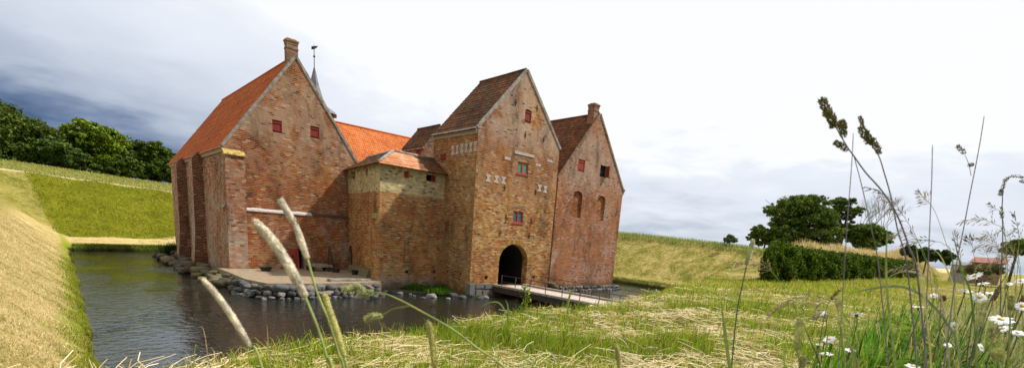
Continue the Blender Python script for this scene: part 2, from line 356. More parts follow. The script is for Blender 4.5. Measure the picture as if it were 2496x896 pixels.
grn = s.ramp(mixn, [(.33, (.075, .09, .005)), (.45, (.135, .15, .007)), (.55, (.20, .205, .012)), (.7, (.34, .29, .06))])
edg = s.ramp(mixn, [(.35, (.13, .17, .01)), (.5, (.30, .34, .03)), (.7, (.46, .42, .10))])
col = mow
wob = s.ma('MULTIPLY', s.ma('SUBTRACT', n1, .5), 3.)
isleft = s.ma('MULTIPLY', s.sm(x, .8, .5), s.sm(y, 2.5, 5.)); 
topgreen = s.ma('MAXIMUM', s.sm(s.ma('ADD', z, wob), 2.6, 4.4), s.ma('MULTIPLY', s.sm(s.ma('SUBTRACT', y, s.ma('MULTIPLY', x, .3)), 75, 77), s.sm(s.ma('ADD', z, wob), .8, 2.2)))
lefthay = s.mix(s.ma('MULTIPLY', topgreen, .85), hay, s.mix(.55, mow, grn))
col = s.mix(isleft, col, lefthay)
eg = s.ma('MULTIPLY', s.sm(s.ma('ADD', x, s.ma('MULTIPLY', wob, .5)), -.45, .1), isleft)
col = s.mix(eg, col, edg)
farm = s.sm(s.ma('SUBTRACT', y, s.ma('MULTIPLY', x, .3)), 74.7, 75.3)
bx = s.ma('ADD', x, s.ma('MULTIPLY', z, .32)); fargreen = s.ma('MULTIPLY', farm, s.sm(s.ma('ADD', bx, s.ma('MULTIPLY', wob, .15)), -.6, .2))
col = s.mix(fargreen, col, grn)
pth = s.ma('SUBTRACT', y, s.ma('MULTIPLY', s.ma('MINIMUM', x, 9), .3))
pm = s.ma('MULTIPLY', s.sm(pth, 85.2, 85.7), s.sm(pth, 87.6, 87.0)); col = s.mix(pm, col, (.62, .52, .28))
om = s.sm(pth, 87.0, 88.); col = s.mix(om, col, s.ramp(mixn, [(.35, (.16, .18, .03)), (.6, (.36, .34, .10))]))
berm = s.ma('MULTIPLY', s.ma('MULTIPLY', s.sm(x, -.2, .6), s.sm(y, 60, 61)), s.sm(s.ma('SUBTRACT', y, s.ma('MULTIPLY', x, .3)), 75.3, 74.7)); col = s.mix(berm, col, s.mix(s.sm(s.ma('SUBTRACT', y, s.ma('MULTIPLY', x, .3)), 67, 63), hay, edg))
rc = s.ma('MULTIPLY', s.sm(x, 62.0, 62.6), s.sm(y, 16, 20)); col = s.mix(rc, col, (.62, .5, .27))
low = s.sm(z, .40, .12); col = s.mix(low, col, (.05, .055, .012))
dirt = s.ma('MULTIPLY', s.sm(s.n('ShaderNodeVectorMath', {0: s.vm('MULTIPLY', P, (1, 1, 0))}, operation='LENGTH').outputs['Value'], 14, 7), .6)
col = s.mix(dirt, col, s.ramp(n3, [(.3, (.05, .07, .012)), (.7, (.26, .24, .07))]))
m_ground = s.done(col, .95, s.ma('ADD', s.ma('MULTIPLY', n2, 2.5), s.ma('ADD', n3, s.ma('MULTIPLY', n4, 3.0))), .09, 1., .05)

# water
s = NT('moat_water'); P = s.pos(); 
w1 = s.n('ShaderNodeTexNoise', {'Vector': s.vm('MULTIPLY', P, (1., 1.25, 1)), 'Scale': 2.6, 'Detail': 3, 'Roughness': .5, 'Distortion': .3}).outputs[0]
cen = s.vm('SUBTRACT', P, (6.5, 24.5, 0)); ln = s.n('ShaderNodeVectorMath', {0: cen}, operation='LENGTH').outputs['Value']
rg = s.ma('MULTIPLY', s.ma('SINE', s.ma('ADD', s.ma('MULTIPLY', ln, 12.), s.ma('MULTIPLY', w1, 5.))), s.sm(ln, 7.5, 1.5))
hgt = s.ma('ADD', s.ma('MULTIPLY', w1, 1.), s.ma('MULTIPLY', rg, .16)); hgt = s.ma('ADD', hgt, s.ma('MULTIPLY', s.noise(P, 8, 2), .22))
m_water = s.done(s.mix(s.noise(P, .15, 2), (.010, .012, .010), (.020, .023, .018)), .06, s.ma('MULTIPLY', hgt, s.ma('ADD', .35, s.sm(s.noise(s.vm('MULTIPLY', P, (1, .6, 1)), .16, 3, .6), .38, .6))), .042, 1., .5)

# ------------------------------------------------------------------ world
w = bpy.data.worlds.new('World'); sc.world = w; w.use_nodes = True; t = w.node_tree; t.nodes.clear()
class WT(NT):
    def __init__(s): s.t = t
s = WT()
SUN = Vector((.75, -.36, 1.0)).normalized()
sky = s.n('ShaderNodeTexSky', sky_type='NISHITA', sun_disc=False, sun_elevation=math.asin(SUN.z), sun_rotation=atan2(SUN.x, SUN.y))
D = s.n('ShaderNodeTexCoord').outputs['Generated']; dx, dy, dz = s.xyz(D)
hl = s.ma('SQRT', s.ma('ADD', s.ma('ADD', s.ma('MULTIPLY', dx, dx), s.ma('MULTIPLY', dy, dy)), .0001))
sn = s.ma('DIVIDE', dx, hl); cs = s.ma('DIVIDE', dy, hl)
den = s.ma('ADD', s.ma('MAXIMUM', dz, 0), .16)
cp = s.cxyz(s.ma('DIVIDE', dx, den), s.ma('DIVIDE', dy, den), 0.)
cn = s.noise(cp, 1.25, 7, .5, .25); cn2 = s.noise(s.vm('ADD', cp, (5, 9, 0)), 3.6, 6, .55, .4)
az = s.ma('MINIMUM', s.ma('MAXIMUM', sn, -.1), .72)
tt = s.ma('ADD', s.ma('ADD', s.ma('MULTIPLY', dz, 2.7), s.ma('MULTIPLY', az, .80)), -.06)
amp = s.ma('ADD', .44, s.ma('MULTIPLY', s.ma('MULTIPLY', s.sm(dz, .35, .1), s.sm(sn, .3, .8)), .32))
tt = s.ma('ADD', tt, s.ma('MULTIPLY', s.ma('ADD', s.ma('SUBTRACT', cn, .5), s.ma('MULTIPLY', s.ma('SUBTRACT', cn2, .5), .5)), amp))
cc = s.ramp(tt, [(0, (.03, .065, .145)), (.20, (.06, .11, .22)), (.29, (.16, .22, .35)), (.41, (.41, .47, .58)), (.58, (.58, .635, .72)), (.74, (.70, .75, .84)), (.90, (.77, .81, .88)), (1, (.90, .91, .94))])
back = s.ma('MULTIPLY', s.sm(cs, .1, -.4), s.sm(dz, .75, .35)); cc = s.mix(s.ma('MULTIPLY', back, .75), cc, (.34, .37, .43))
cc = s.vm('SCALE', cc, sc=10.0)
fin = s.mix(.97, sky.outputs[0], cc)
bg = s.n('ShaderNodeBackground', {'Color': fin, 'Strength': .1}); o = s.n('ShaderNodeOutputWorld', {0: bg.outputs[0]})
sl = bpy.data.lights.new('sun', 'SUN'); sl.energy = 4.8; sl.angle = radians(2.0); sl.color = (1, .95, .86)
so = bpy.data.objects.new('sun', sl); COL.objects.link(so); so.rotation_euler = SUN.to_track_quat('Z', 'Y').to_euler()
vs = sc.view_settings; vs.view_transform = 'Standard'; vs.look = 'None'; vs.exposure = .15; vs.gamma = 1

# ------------------------------------------------------------------ ground and water
def axis(segs):
    out = []
    for a, b, st in segs: out += list(np.arange(a, b, st))
    return np.array(out+[segs[-1][1]])
X = axis([(-1500, -200, 130), (-200, -20, 12), (-20, -3, .7), (-3, 14, .16), (14, 46, .5), (46, 66, .35), (66, 120, 2), (120, 300, 12), (300, 1500, 130)])
Y = axis([(-1500, -200, 130), (-200, -12, 12), (-12, -1, .6), (-1, 14, .16), (14, 60, .5), (60, 98, .35), (98, 130, 2), (130, 300, 12), (300, 1500, 130)])
GX, GY = np.meshgrid(X, Y); GZ = ground(GX, GY)
nx_, ny_ = len(X), len(Y)
me = bpy.data.meshes.new('ground'); me.vertices.add(nx_*ny_)
me.vertices.foreach_set('co', np.stack([GX, GY, GZ], -1).reshape(-1).astype(np.float32))
I = np.arange(nx_*ny_).reshape(ny_, nx_); Q = np.stack([I[:-1, :-1], I[:-1, 1:], I[1:, 1:], I[1:, :-1]], -1).reshape(-1, 4)
me.loops.add(Q.size); me.loops.foreach_set('vertex_index', Q.reshape(-1).astype(np.int32))
me.polygons.add(len(Q)); me.polygons.foreach_set('loop_start', (np.arange(len(Q))*4).astype(np.int32)); me.polygons.foreach_set('loop_total', np.full(len(Q), 4, np.int32))
me.polygons.foreach_set('use_smooth', np.ones(len(Q), bool)); me.update(calc_edges=True); me.materials.append(m_ground)
tag(link('ground', me), kind='structure')
bm = bmesh.new(); face(bm, [(-2, 0, 0), (56, 0, 0), (56, 82, 0), (-2, 82, 0)]); tag(ob('water', bm, m_water), kind='structure')

# ------------------------------------------------------------------ building helpers
def wallface(bm, outer, holes=(), depth=.35, mi=0, rev=None, inward=None):
    outer = [Vector(p) for p in outer]; holes = [[Vector(p) for p in h] for h in holes]
    allp = outer+[p for h in holes for p in h]; vs_ = [bm.verts.new(p) for p in allp]
    for tri in tessellate_polygon([outer]+holes):
        f = bm.faces.new([vs_[i] for i in tri]); f.material_index = mi
    k = len(outer)
    for h in holes:
        n = len(h); a = vs_[k:k+n]; b = [bm.verts.new(p+Vector(inward)*depth) for p in h]
        for i in range(n):
            f = bm.faces.new((a[i], a[(i+1) % n], b[(i+1) % n], b[i])); f.material_index = mi
        k += n
def archpts(cx, z0, zs, r, plane, y, n=12, ov=1.0):
    P = [(cx-r, z0), (cx-r, zs)]+[(cx-r*cos(pi*i/n), zs+ov*r*sin(pi*i/n)) for i in range(1, n)]+[(cx+r, zs), (cx+r, z0)]
    return [Vector((u, y, v)) if plane == 1 else Vector((y, u, v)) for u, v in P]
def rect(u0, u1, v0, v1, plane, c):
    return [Vector((u, c, v)) if plane == 1 else Vector((c, u, v)) for u, v in ((u0, v0), (u1, v0), (u1, v1), (u0, v1))]
def tiles(bm, O, U, V, lu, lv, tw=.26, rh=.34, amp=.035, uo=0, vo=0, mi=0, clip=None, m2=None):
    """pantiled slope: O lower left, U along the eave, V up the slope; wave profile with stepped rows"""
    O = Vector(O); U = Vector(U).normalized(); V = Vector(V).normalized(); N = U.cross(V)
    if N.z < 0: N = -N
    uvl = bm.loops.layers.uv.verify()
    nu = max(2, int(lu/(tw/4))); nv = max(1, round(lv/rh)); start = len(bm.faces); rh = lv/nv
    us = [lu*i/nu for i in range(nu+1)]
    prof = [amp*(abs(sin(pi*u/tw))**.7)+random.uniform(0, .004) for u in us]
    made = []
    for j in range(nv):
        v0, v1 = j*rh, (j+1)*rh+.02
        sag = random.uniform(-.006, .006)
        jit = [random.uniform(-.012, .012) for _ in us]
        a = [bm.verts.new(O+U*u+V*(v0-.03)+N*(prof[i]+.022+sag+jit[i//4])) for i, u in enumerate(us)]
        b = [bm.verts.new(O+U*u+V*v1+N*(prof[i]+sag)) for i, u in enumerate(us)]
        e = [bm.verts.new(O+U*u+V*(v0-.03)+N*(prof[i]*.6-.02)) for i, u in enumerate(us)]
        for i in range(nu):
            f = bm.faces.new((a[i], a[i+1], b[i+1], b[i])); g = bm.faces.new((e[i], e[i+1], a[i+1], a[i]))
            for q in (f, g):
                q.material_index = mi if m2 is None else m2(us[i], v0); made.append(q)
                for l, (uu, vv) in zip(q.loops, ((us[i]+.001, v0+.01), (us[i+1]-.001, v0+.01), (us[i+1]-.001, v0+rh*.5), (us[i]+.001, v0+rh*.5))): l[uvl].uv = (uu+uo, vv+vo)
    if clip:
        for co, no in clip:
            g = {v for f in bm.faces for v in f.verts}
            bmesh.ops.bisect_plane(bm, geom=list(bm.verts)+list(bm.edges)+list(bm.faces), plane_co=co, plane_no=no, clear_outer=True)
def gable_roof(parent, x0, x1, y0, y1, ze, za, mat, over=.3, verge=.0, name='roof', capmat=None):
    xc = (x0+x1)/2; sl = (za-ze)/(xc-x0); L = hypot(xc-x0, za-ze); ex = over
    bm = bmesh.new(); sx = Vector((xc-x0, 0, za-ze)).normalized()
    O = Vector((x0, y0-verge, ze+.04))-sx*ex
    tiles(bm, O, (0, 1, 0), sx, y1-y0+2*verge, L+ex)
    sx2 = Vector((-(x1-xc), 0, za-ze)).normalized(); O2 = Vector((x1, y0-verge, ze+.04))-sx2*ex
    tiles(bm, O2, (0, 1, 0), sx2, y1-y0+2*verge, L+ex, uo=50)
    # roof body below the tiles
    d = .10
    prism(bm, [Vector((x0, y0-verge+.02, ze))-sx*(ex-.05), (xc, y0-verge+.02, za), Vector((x1, y0-verge+.02, ze))-sx2*(ex-.05), (x1-.02, y0-verge+.02, ze-.08), (xc, y0-verge+.02, za-.2), (x0+.02, y0-verge+.02, ze-.08)], (0, y1-y0+2*verge-.04, 0))
    r = ob(name, bm, mat, parent)
    bm = bmesh.new(); tube(bm, [(xc, y0-verge, za+.06), (xc, (y0+y1)/2, za+.05), (xc, y1+verge, za+.06)], .11, 8); ob('ridge_tiles', bm, capmat or mat, r)
    return r
def building(name, label, cat, x0, x1, y0, y1, zb, ze, za, mats, holesF=(), holesL=(), depth=.35, loc=None, frontlow=None):
    root = thing(name, label, cat, loc or (x0, y0, max(zb, 0)))
    xc = (x0+x1)/2; bm = bmesh.new()
    wallface(bm, [(x0, y0, zb), (x1, y0, zb), (x1, y0, ze), (xc, y0, za), (x0, y0, ze)], holesF, depth, 0, inward=(0, 1, 0))
    wallface(bm, [(x0, y1, zb), (x1, y1, zb), (x1, y1, ze), (xc, y1, za), (x0, y1, ze)], (), .3, 0, inward=(0, -1, 0))
    wallface(bm, [(x0, y0, zb), (x0, y1, zb), (x0, y1, ze), (x0, y0, ze)], holesL, depth, 1, inward=(1, 0, 0))
    wallface(bm, [(x1, y0, zb), (x1, y1, zb), (x1, y1, ze), (x1, y0, ze)], (), .3, 0, inward=(-1, 0, 0))
    return root, ob('wall', bm, mats, root)
def shutter(parent, u0, u1, z0, z1, plane, c, mat=m_red, name='shutter', label=None, boards=4):
    """boarded shutter set in an opening; c = plane coordinate of its face"""
    bm = bmesh.new(); n = boards; w_ = (u1-u0)/n
    for i in range(n):
        a = u0+i*w_+.004; b = u0+(i+1)*w_-.004; dd = random.uniform(0, .008)
        if plane == 1: box(bm, (a, c-dd, z0), (b, c+.05, z1))
        else: box(bm, (c-dd, a, z0), (c+.05, b, z1))
    for zz in (z0+(z1-z0)*.2, z0+(z1-z0)*.8):
        if plane == 1: box(bm, (u0+.02, c-.035, zz-.04), (u1-.02, c-.009, zz+.04))
        else: box(bm, (c-.035, u0+.02, zz-.04), (c-.009, u1-.02, zz+.04))
    o = ob(name, bm, mat, parent)
    if label: o['label'] = label
    return o
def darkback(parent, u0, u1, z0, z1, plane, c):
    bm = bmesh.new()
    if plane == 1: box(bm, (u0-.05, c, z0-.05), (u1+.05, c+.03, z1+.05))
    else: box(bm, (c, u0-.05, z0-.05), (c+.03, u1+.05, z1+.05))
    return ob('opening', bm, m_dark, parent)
def verge(parent, x0, x1, y, ze, za, mat=m_mort, w_=.2, name='verge'):
    xc = (x0+x1)/2
    for a, b in ((x0, xc), (x1, xc)):
        bm = bmesh.new(); d = Vector((b-a, 0, za-ze)); n = Vector((-d.z, 0, d.x)).normalized()
        if n.z < 0: n = -n
        A = Vector((a, y-.05, ze))-d.normalized()*.12; B = Vector((b, y-.05, za))
        m = 14; prev = None
        ring = []
        for i in range(m+1):
            p = A.lerp(B, i/m); k = random.uniform(-.015, .015)
            ring.append([p+n*(.12+k), p-n*(w_*.5+k)])
        for i in range(m):
            q = [ring[i][1], ring[i+1][1], ring[i+1][0], ring[i][0]]
            prism(bm, q, (0, .14, 0))
        ob(name, bm, mat, parent)
def chimney(parent, x0, x1, y0, y1, z0, z1):
    bm = bmesh.new(); box(bm, (x0, y0, z0), (x1, y1, z1-.32)); box(bm, (x0-.03, y0-.03, z1-.62), (x1+.03, y1+.03, z1-.55))
    box(bm, (x0-.02, y0-.02, z1-.32), (x1+.02, y1+.02, z1-.16)); box(bm, (x0-.06, y0-.06, z1-.16), (x1+.06, y1+.06, z1-.04))
    c = ob('chimney', bm, m_chim, parent)
    bm = bmesh.new(); box(bm, (x0+.06, y0+.06, z1-.04), (x1-.06, y1-.06, z1+.05)); ob('chimney_cap', bm, m_lich, c)
    return c
def anchor(parent, x, z, y, h=.5, bend=.08, sgn=1):
    bm = bmesh.new(); tube(bm, [(x-bend*sgn*.3, y-.02, z+h/2), (x+bend*sgn, y-.04, z), (x-bend*sgn*.3, y-.02, z-h/2)], .022, 5); 
    tube(bm, [(x-.09, y-.03, z+.05), (x+.1, y-.03, z-.02)], .018, 5); ob('wall_anchor', bm, m_iron, parent)
def circ(cx, cz, r, y, n=10, plane=1): return [Vector((cx+r*cos(2*pi*i/n), y, cz+r*sin(2*pi*i/n))) if plane == 1 else Vector((y, cx+r*cos(2*pi*i/n), cz+r*sin(2*pi*i/n))) for i in range(n)]

# ------------------------------------------------------------------ left wing
LX0, LX1, LY0, LY1, LE, LA = 8.35, 17.8, 38.0, 59.0, 8.95, 15.55
sh = [(11.42, 12.05, 10.3, 11.12), (14.02, 14.68, 10.4, 11.22)]
door = (12.75, 13.35, .85, 2.35)
root, wall = building('brick_wing', 'tall brick wing at the left with orange tiled roof, chimney and two red shutters', 'castle wing', LX0, LX1, LY0, LY1, -.6, LE, LA, [m_left, m_side],
    [rect(*h, 1, LY0) for h in sh]+[rect(*door, 1, LY0)], [circ(40.3, 2.0, .18, LX0, 10, 0)], .35, (13, 38, .8))
for h in sh: shutter(root, *h[:2], *h[2:], 1, LY0+.05)
darkback(root, *door[:2], *door[2:], 1, LY0+.3); darkback(root, 40.1, 40.5, 1.8, 2.2, 0, LX0+.3)
rf = gable_roof(root, LX0, LX1, LY0+.1, LY1, LE, LA, m_rL, .35)
verge(root, LX0, LX1, LY0, LE, LA, w_=.12)
chimney(root, 12.5, 13.25, LY0+.05, LY0+.55, 14.5, 16.6)
bm = bmesh.new()   # whitewashed cornice under the side eave, interrupted by the buttresses
for a, b in ((LY0+.1, 44.58), (45.95, 51.2), (52.6, LY1)): 
    box(bm, (LX0-.16, a, LE-.32), (LX0+.02, b, LE-.1)); box(bm, (LX0-.09, a, LE-.44), (LX0+.02, b, LE-.32))
ob('cornice', bm, m_white, root)
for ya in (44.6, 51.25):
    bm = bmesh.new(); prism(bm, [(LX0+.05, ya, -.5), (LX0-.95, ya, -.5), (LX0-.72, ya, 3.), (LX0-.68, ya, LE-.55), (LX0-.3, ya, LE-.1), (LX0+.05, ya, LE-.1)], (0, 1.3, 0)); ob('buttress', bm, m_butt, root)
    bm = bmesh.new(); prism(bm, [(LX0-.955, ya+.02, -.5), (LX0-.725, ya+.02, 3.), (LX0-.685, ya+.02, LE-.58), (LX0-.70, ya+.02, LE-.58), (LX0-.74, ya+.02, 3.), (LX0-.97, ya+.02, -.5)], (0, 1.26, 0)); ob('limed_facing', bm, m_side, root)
bm = bmesh.new(); box(bm, (8.32, LY0-.42, -.4), (9.5, LY0+.02, 8.3)); bt = ob('corner_buttress', bm, m_side, root)
bm = bmesh.new(); prism(bm, [(8.25, LY0-.5, 8.3), (8.25, LY0+.02, 8.3), (8.25, LY0+.02, 8.72), (8.25, LY0-.5, 8.36)], (1.3, 0, 0)); ob('buttress_cap', bm, m_lich, bt)
bm = bmesh.new()   # thicker lower wall with a sloping mortared ledge; open where the low doorway is
for a, b in ((9.5, door[0]), (door[1], 16.95)): box(bm, (a, LY0-.22, -.4), (b, LY0-.003, 4.8))
box(bm, (door[0], LY0-.22, door[3]), (door[1], LY0-.003, 4.8)); pl = ob('plinth_wall', bm, m_left, root)
bm = bmesh.new()
for i in range(12):
    a = 9.5+i*.375; k = random.uniform(-.02, .02)
    prism(bm, [(a, LY0-.28, 4.8), (a, LY0-.003, 4.8), (a, LY0-.003, 5.03+k), (a, LY0-.26, 4.9+k*.5)], (.375, 0, 0))
ob('ledge', bm, m_white, pl)
bm = bmesh.new(); prism(bm, [(14.0, LY0-.26, 4.8), (14.0, LY0-.003, 4.8), (14.0, LY0-.003, 5.0), (14.0, LY0-.24, 4.86)], (2.9, 0, 0)); o = ob('ledge', bm, m_mrock, pl)
bm = bmesh.new(); prism(bm, [(8.2, LY0+.1, 4.9), (8.34, LY0+.1, 4.9), (8.34, LY0+.1, 5.15)], (0, .9, 0)); ob('weather_stone', bm, m_mort, root)

# ------------------------------------------------------------------ rear wing, stair tower, turret
root, wall = None, None
root = thing('brick_wing', 'rear range with bright orange pantiled roof seen between the left gable and the gatehouse', 'castle wing', (22, 49.6, .8))
bm = bmesh.new(); wallface(bm, [(17.82, 49.6, 0), (39.9, 49.6, 0), (39.9, 49.6, 9.4), (17.82, 49.6, 9.4)], (), inward=(0, 1, 0)); wallface(bm, [(17.82, 59, 0), (39.9, 59, 0), (39.9, 59, 9.4), (17.82, 59, 9.4)], (), inward=(0, -1, 0))
ob('wall', bm, m_left, root)
bm = bmesh.new(); ysl = Vector((0, 4.7, 5.55)).normalized(); Lr = hypot(4.7, 5.55)+.3
tiles(bm, Vector((13.2, 49.6, 9.4))-ysl*.3, (1, 0, 0), ysl, 27, Lr, clip=None)
ysl2 = Vector((0, -4.7, 5.55)).normalized(); tiles(bm, Vector((13.2, 59, 9.4))-ysl2*.3, (1, 0, 0), ysl2, 27, Lr)
r = ob('roof', bm, m_rB, root); bm = bmesh.new(); tube(bm, [(13.2, 54.3, 15.0), (40.2, 54.3, 15.0)], .12, 8); ob('ridge_tiles', bm, m_rB, r)

root = thing('stair_tower', 'slender grey spire with gilt weather vane rising behind the left gable', 'tower', (18.35, 48.6, .8))
bm = bmesh.new(); cx, cy_ = 18.35, 48.6; n = 8
tube(bm, [(cx, cy_, 0), (cx, cy_, 14.4)], 1.75, 8); ob('wall', bm, m_left, root)
bm = bmesh.new(); tube(bm, [(cx, cy_, 14.25), (cx, cy_, 14.4), (cx, cy_, 14.9), (cx, cy_, 15.6), (cx, cy_, 16.6), (cx, cy_, 18.2)], [2.1, 2.0, 1.2, .8, .45, .05], 8)
for f in bm.faces: f.smooth = False
sp = ob('spire', bm, m_slate, root)
bm = bmesh.new(); tube(bm, [(cx, cy_, 18.1), (cx, cy_, 20.05)], .035, 5); v = ob('weather_vane', bm, m_iron, root)
bm = bmesh.new(); bmesh.ops.create_uvsphere(bm, u_segments=10, v_segments=6, radius=.1, matrix=Matrix.Translation((cx, cy_, 19.1))); ob('ball', bm, m_iron, v)
bm = bmesh.new(); prism(bm, [(cx, cy_, 19.95), (cx+.3, cy_-.1, 20.05), (cx+.18, cy_-.06, 19.85), (cx, cy_, 19.7), (cx-.22, cy_+.08, 19.65), (cx-.22, cy_+.08, 19.9)], (.02, .03, 0)); ob('flag', bm, m_iron, v)

root, wall = building('stair_turret', 'small gabled brick turret with mossy roof between the orange roof and the gatehouse', 'turret', 23.74, 26.7, 38.0, 41.6, 0, 11.6, 13.4, [m_chim, m_tow], [rect(25.9, 26.3, 10.7, 11.6, 1, 38.0)], [rect(38.6, 39.3, 10.2, 11.2, 0, 23.74)], .1, (25.2, 38, .8))
shutter(root, 25.9, 26.3, 10.7, 11.6, 1, 38.05, boards=2); shutter(root, 38.6, 39.3, 10.2, 11.2, 0, 23.8, m_redb)
gable_roof(root, 23.74, 26.7, 38.0, 41.6, 11.6, 13.4, m_rT, .25)
bm = bmesh.new(); box(bm, (23.6, 38, 11.25), (23.735, 41.6, 11.45)); ob('cornice', bm, m_mort, root)

# ------------------------------------------------------------------ gate tower
TX0, TX1, TY0, TY1, TE, TA = 21.1, 29.2, 27.18, 32.5, 11.45, 15.95
W1 = (24.8, 25.85, 5.45, 6.3); W2 = (24.87, 25.98, 8.98, 9.8); S1 = (25.25, 25.9, 12.55, 13.46)
ACX, AR = 25.2, 1.47
arch = archpts(ACX, .74, 2.55, AR, 1, TY0, 14, .9)
holesF = [arch, rect(*W1, 1, TY0), rect(*W2, 1, TY0), archpts((S1[0]+S1[1])/2, S1[2], S1[3]-.12, (S1[1]-S1[0])/2, 1, TY0, 8, .35), circ(22.6, 1.36, .16, TY0), circ(27.5, 1.38, .15, TY0)]
holesL = [circ(29.95, 1.47, .12, TX0, 8, 0), circ(28.32, 1.48, .12, TX0, 8, 0)]
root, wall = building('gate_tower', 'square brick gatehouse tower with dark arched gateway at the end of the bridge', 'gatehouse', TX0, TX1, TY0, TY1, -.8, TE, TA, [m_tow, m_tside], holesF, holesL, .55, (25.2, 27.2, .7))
gable_roof(root, TX0, TX1, TY0+.1, TY1, TE, TA, m_rT, .35)
verge(root, TX0, TX1, TY0, TE, TA, w_=.16)
bm = bmesh.new()
for i, (a, b, p) in enumerate(((TE-.42, TE-.3, .06), (TE-.3, TE-.16, .13), (TE-.16, TE-.05, .22))): box(bm, (TX0-p, TY0+.05, a), (TX0+.01, TY1, b))
ob('cornice', bm, m_white, root)
# gateway passage: tunnel walls and vault behind the arch
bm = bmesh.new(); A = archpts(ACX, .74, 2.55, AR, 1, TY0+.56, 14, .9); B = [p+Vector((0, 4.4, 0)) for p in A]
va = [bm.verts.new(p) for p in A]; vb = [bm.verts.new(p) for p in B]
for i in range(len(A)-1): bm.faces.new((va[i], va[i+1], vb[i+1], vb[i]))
bm.faces.new(vb); bm.faces.new((va[0], vb[0], vb[-1], va[-1])); ob('passage', bm, m_dark, root)  # tunnel darkness comes from the near-black colour of its walls
bm = bmesh.new(); nb = 34   # voussoir bricks round the arch
for i in range(nb):
    a0, a1 = pi*(i+.08)/nb, pi*(i+.92)/nb; ln = .42+random.uniform(-.04, .04)
    P4 = [(ACX-(AR+q)*cos(a), TY0-.012-random.uniform(0, .006), 2.55+(AR*.9+q)*sin(a)) for a, q in ((a0, .01), (a1, .01), (a1, ln), (a0, ln))]
    yy = P4[0][1]; P4 = [(p[0], yy, p[2]) for p in P4]; prism(bm, P4, (0, .03, 0))
ob('arch_bricks', bm, m_vous, root)
def window(parent, W, glass, n=2):
    x0, x1, z0, z1 = W; y = TY0+.04
    bm = bmesh.new(); t_ = .09
    box(bm, (x0, y, z0), (x0+t_, y+.1, z1)); box(bm, (x1-t_, y, z0), (x1, y+.1, z1)); box(bm, (x0+t_, y, z1-t_), (x1-t_, y+.1, z1)); box(bm, (x0+t_, y, z0), (x1-t_, y+.1, z0+t_))
    box(bm, ((x0+x1)/2-.05, y-.01, z0+t_), ((x0+x1)/2+.05, y+.09, z1-t_)); f = ob('window', bm, m_redf, parent)
    for a, b in ((x0+t_, (x0+x1)/2-.05), ((x0+x1)/2+.05, x1-t_)):
        bm = bmesh.new(); box(bm, (a, y+.04, z0+t_), (b, y+.07, z1-t_)); ob('pane', bm, glass, f)
    bm = bmesh.new(); box(bm, (x0-.06, TY0-.05, z0-.09), (x1+.06, TY0+.06, z0-.002)); ob('sill', bm, m_redf, f)
window(root, W1, m_glass); window(root, W2, m_glass2)
for W in (W1, W2):
    bm = bmesh.new(); xm = (W[0]+W[1])/2; hw = (W[1]-W[0])/2+.05
    for i in range(13):
        a0, a1 = pi*(i+.1)/13, pi*(i+.9)/13
        P4 = [(xm-(hw+q)*cos(a), TY0-.014, W[3]+.03+(.22+q)*sin(a)) for a, q in ((a0, 0), (a1, 0), (a1, .2), (a0, .2))]; prism(bm, P4, (0, .03, 0))
    ob('relieving_arch', bm, m_chim, root)
shutter(root, S1[0]+.01, S1[1]-.01, S1[2], S1[3]-.01, 1, TY0+.06, m_red)
for (px, py), sg in zip([(1257, 250), (1309, 264), (1281, 328), (1326, 338), (1230, 457), (1305, 468), (1233, 531), (1294, 540), (1219, 568), (1290, 573)], (1, 1, -1, -1, 1, 1, 1, 1, -1, -1)):
    p = hit(px, py, 1, TY0); anchor(root, p.x, p.z, TY0, .62 if py > 500 and py < 560 else .45, .13 if 500 < py < 560 else .05, sg)
bm = bmesh.new(); p = hit(1254, 370, 1, TY0); q = hit(1302, 381, 1, TY0); box(bm, (p.x, TY0-.04, p.z-.1), (q.x, TY0+.02, p.z+.08)); ob('lintel_plaster', bm, m_white, root)
for px, py in ((1237, 386), (1312, 402), (1340, 392)):
    p = hit(px, py, 1, TY0); bm = bmesh.new(); box(bm, (p.x-.28, TY0-.02, p.z-.09), (p.x+.28, TY0+.02, p.z+.09)); ob('plaster_patch', bm, m_white, root)
def hourglass(parent, u, z, h, w_, plane, c, mat=m_white):
    bm = bmesh.new(); P2 = [(-.5, -.5), (.5, -.5), (.42, -.3), (.16, -.05), (.16, .05), (.42, .3), (.5, .5), (-.5, .5), (-.42, .3), (-.16, .05), (-.16, -.05), (-.42, -.3)]
    P2 = [(a*w_*random.uniform(.9, 1.1), b*h*random.uniform(.9, 1.1)) for a, b in P2]
    pts = [(u+a, c-.02, z+b) if plane == 1 else (c-.02, u+a, z+b) for a, b in P2]
    prism(bm, pts, (0, .04, 0) if plane == 1 else (.04, 0, 0)); ob('plaster_ornament', bm, mat, parent)
for i in range(6):
    a = i/5; p = hit(1104+(1159-1104)*a, 366-(366-357)*a, 0, TX0); hourglass(root, p.y, p.z, .62, .38, 0, TX0)
for px, py in ((1190, 434), (1210, 437), (1227, 439), (1315, 458), (1329, 461)):
    p = hit(px, py, 1, TY0); hourglass(root, p.x, p.z, .5, .46, 1, TY0)
p = hit(1081, 382, 0, TX0); shutter(root, p.y-.35, p.y+.35, p.z-.2, p.z+.2, 0, TX0-.03, m_red, boards=3)
# granite footing of the tower corner
bm = bmesh.new(); box(bm, (21.0, TY0-.14, .1), (21.55, TY0+.3, .95)); box(bm, (21.6, TY0-.1, .55), (22.4, TY0-.003, .92)); box(bm, (22.46, TY0-.1, .5), (23.35, TY0-.003, .9))
box(bm, (21.6, TY0-.14, -.1), (22.2, TY0-.003, .5)); box(bm, (22.26, TY0-.12, -.1), (23.2, TY0-.003, .45))
bmesh.ops.bevel(bm, geom=list(bm.edges), offset=.05, segments=2, affect='EDGES'); ob('footing_stones', bm, m_rock, root)

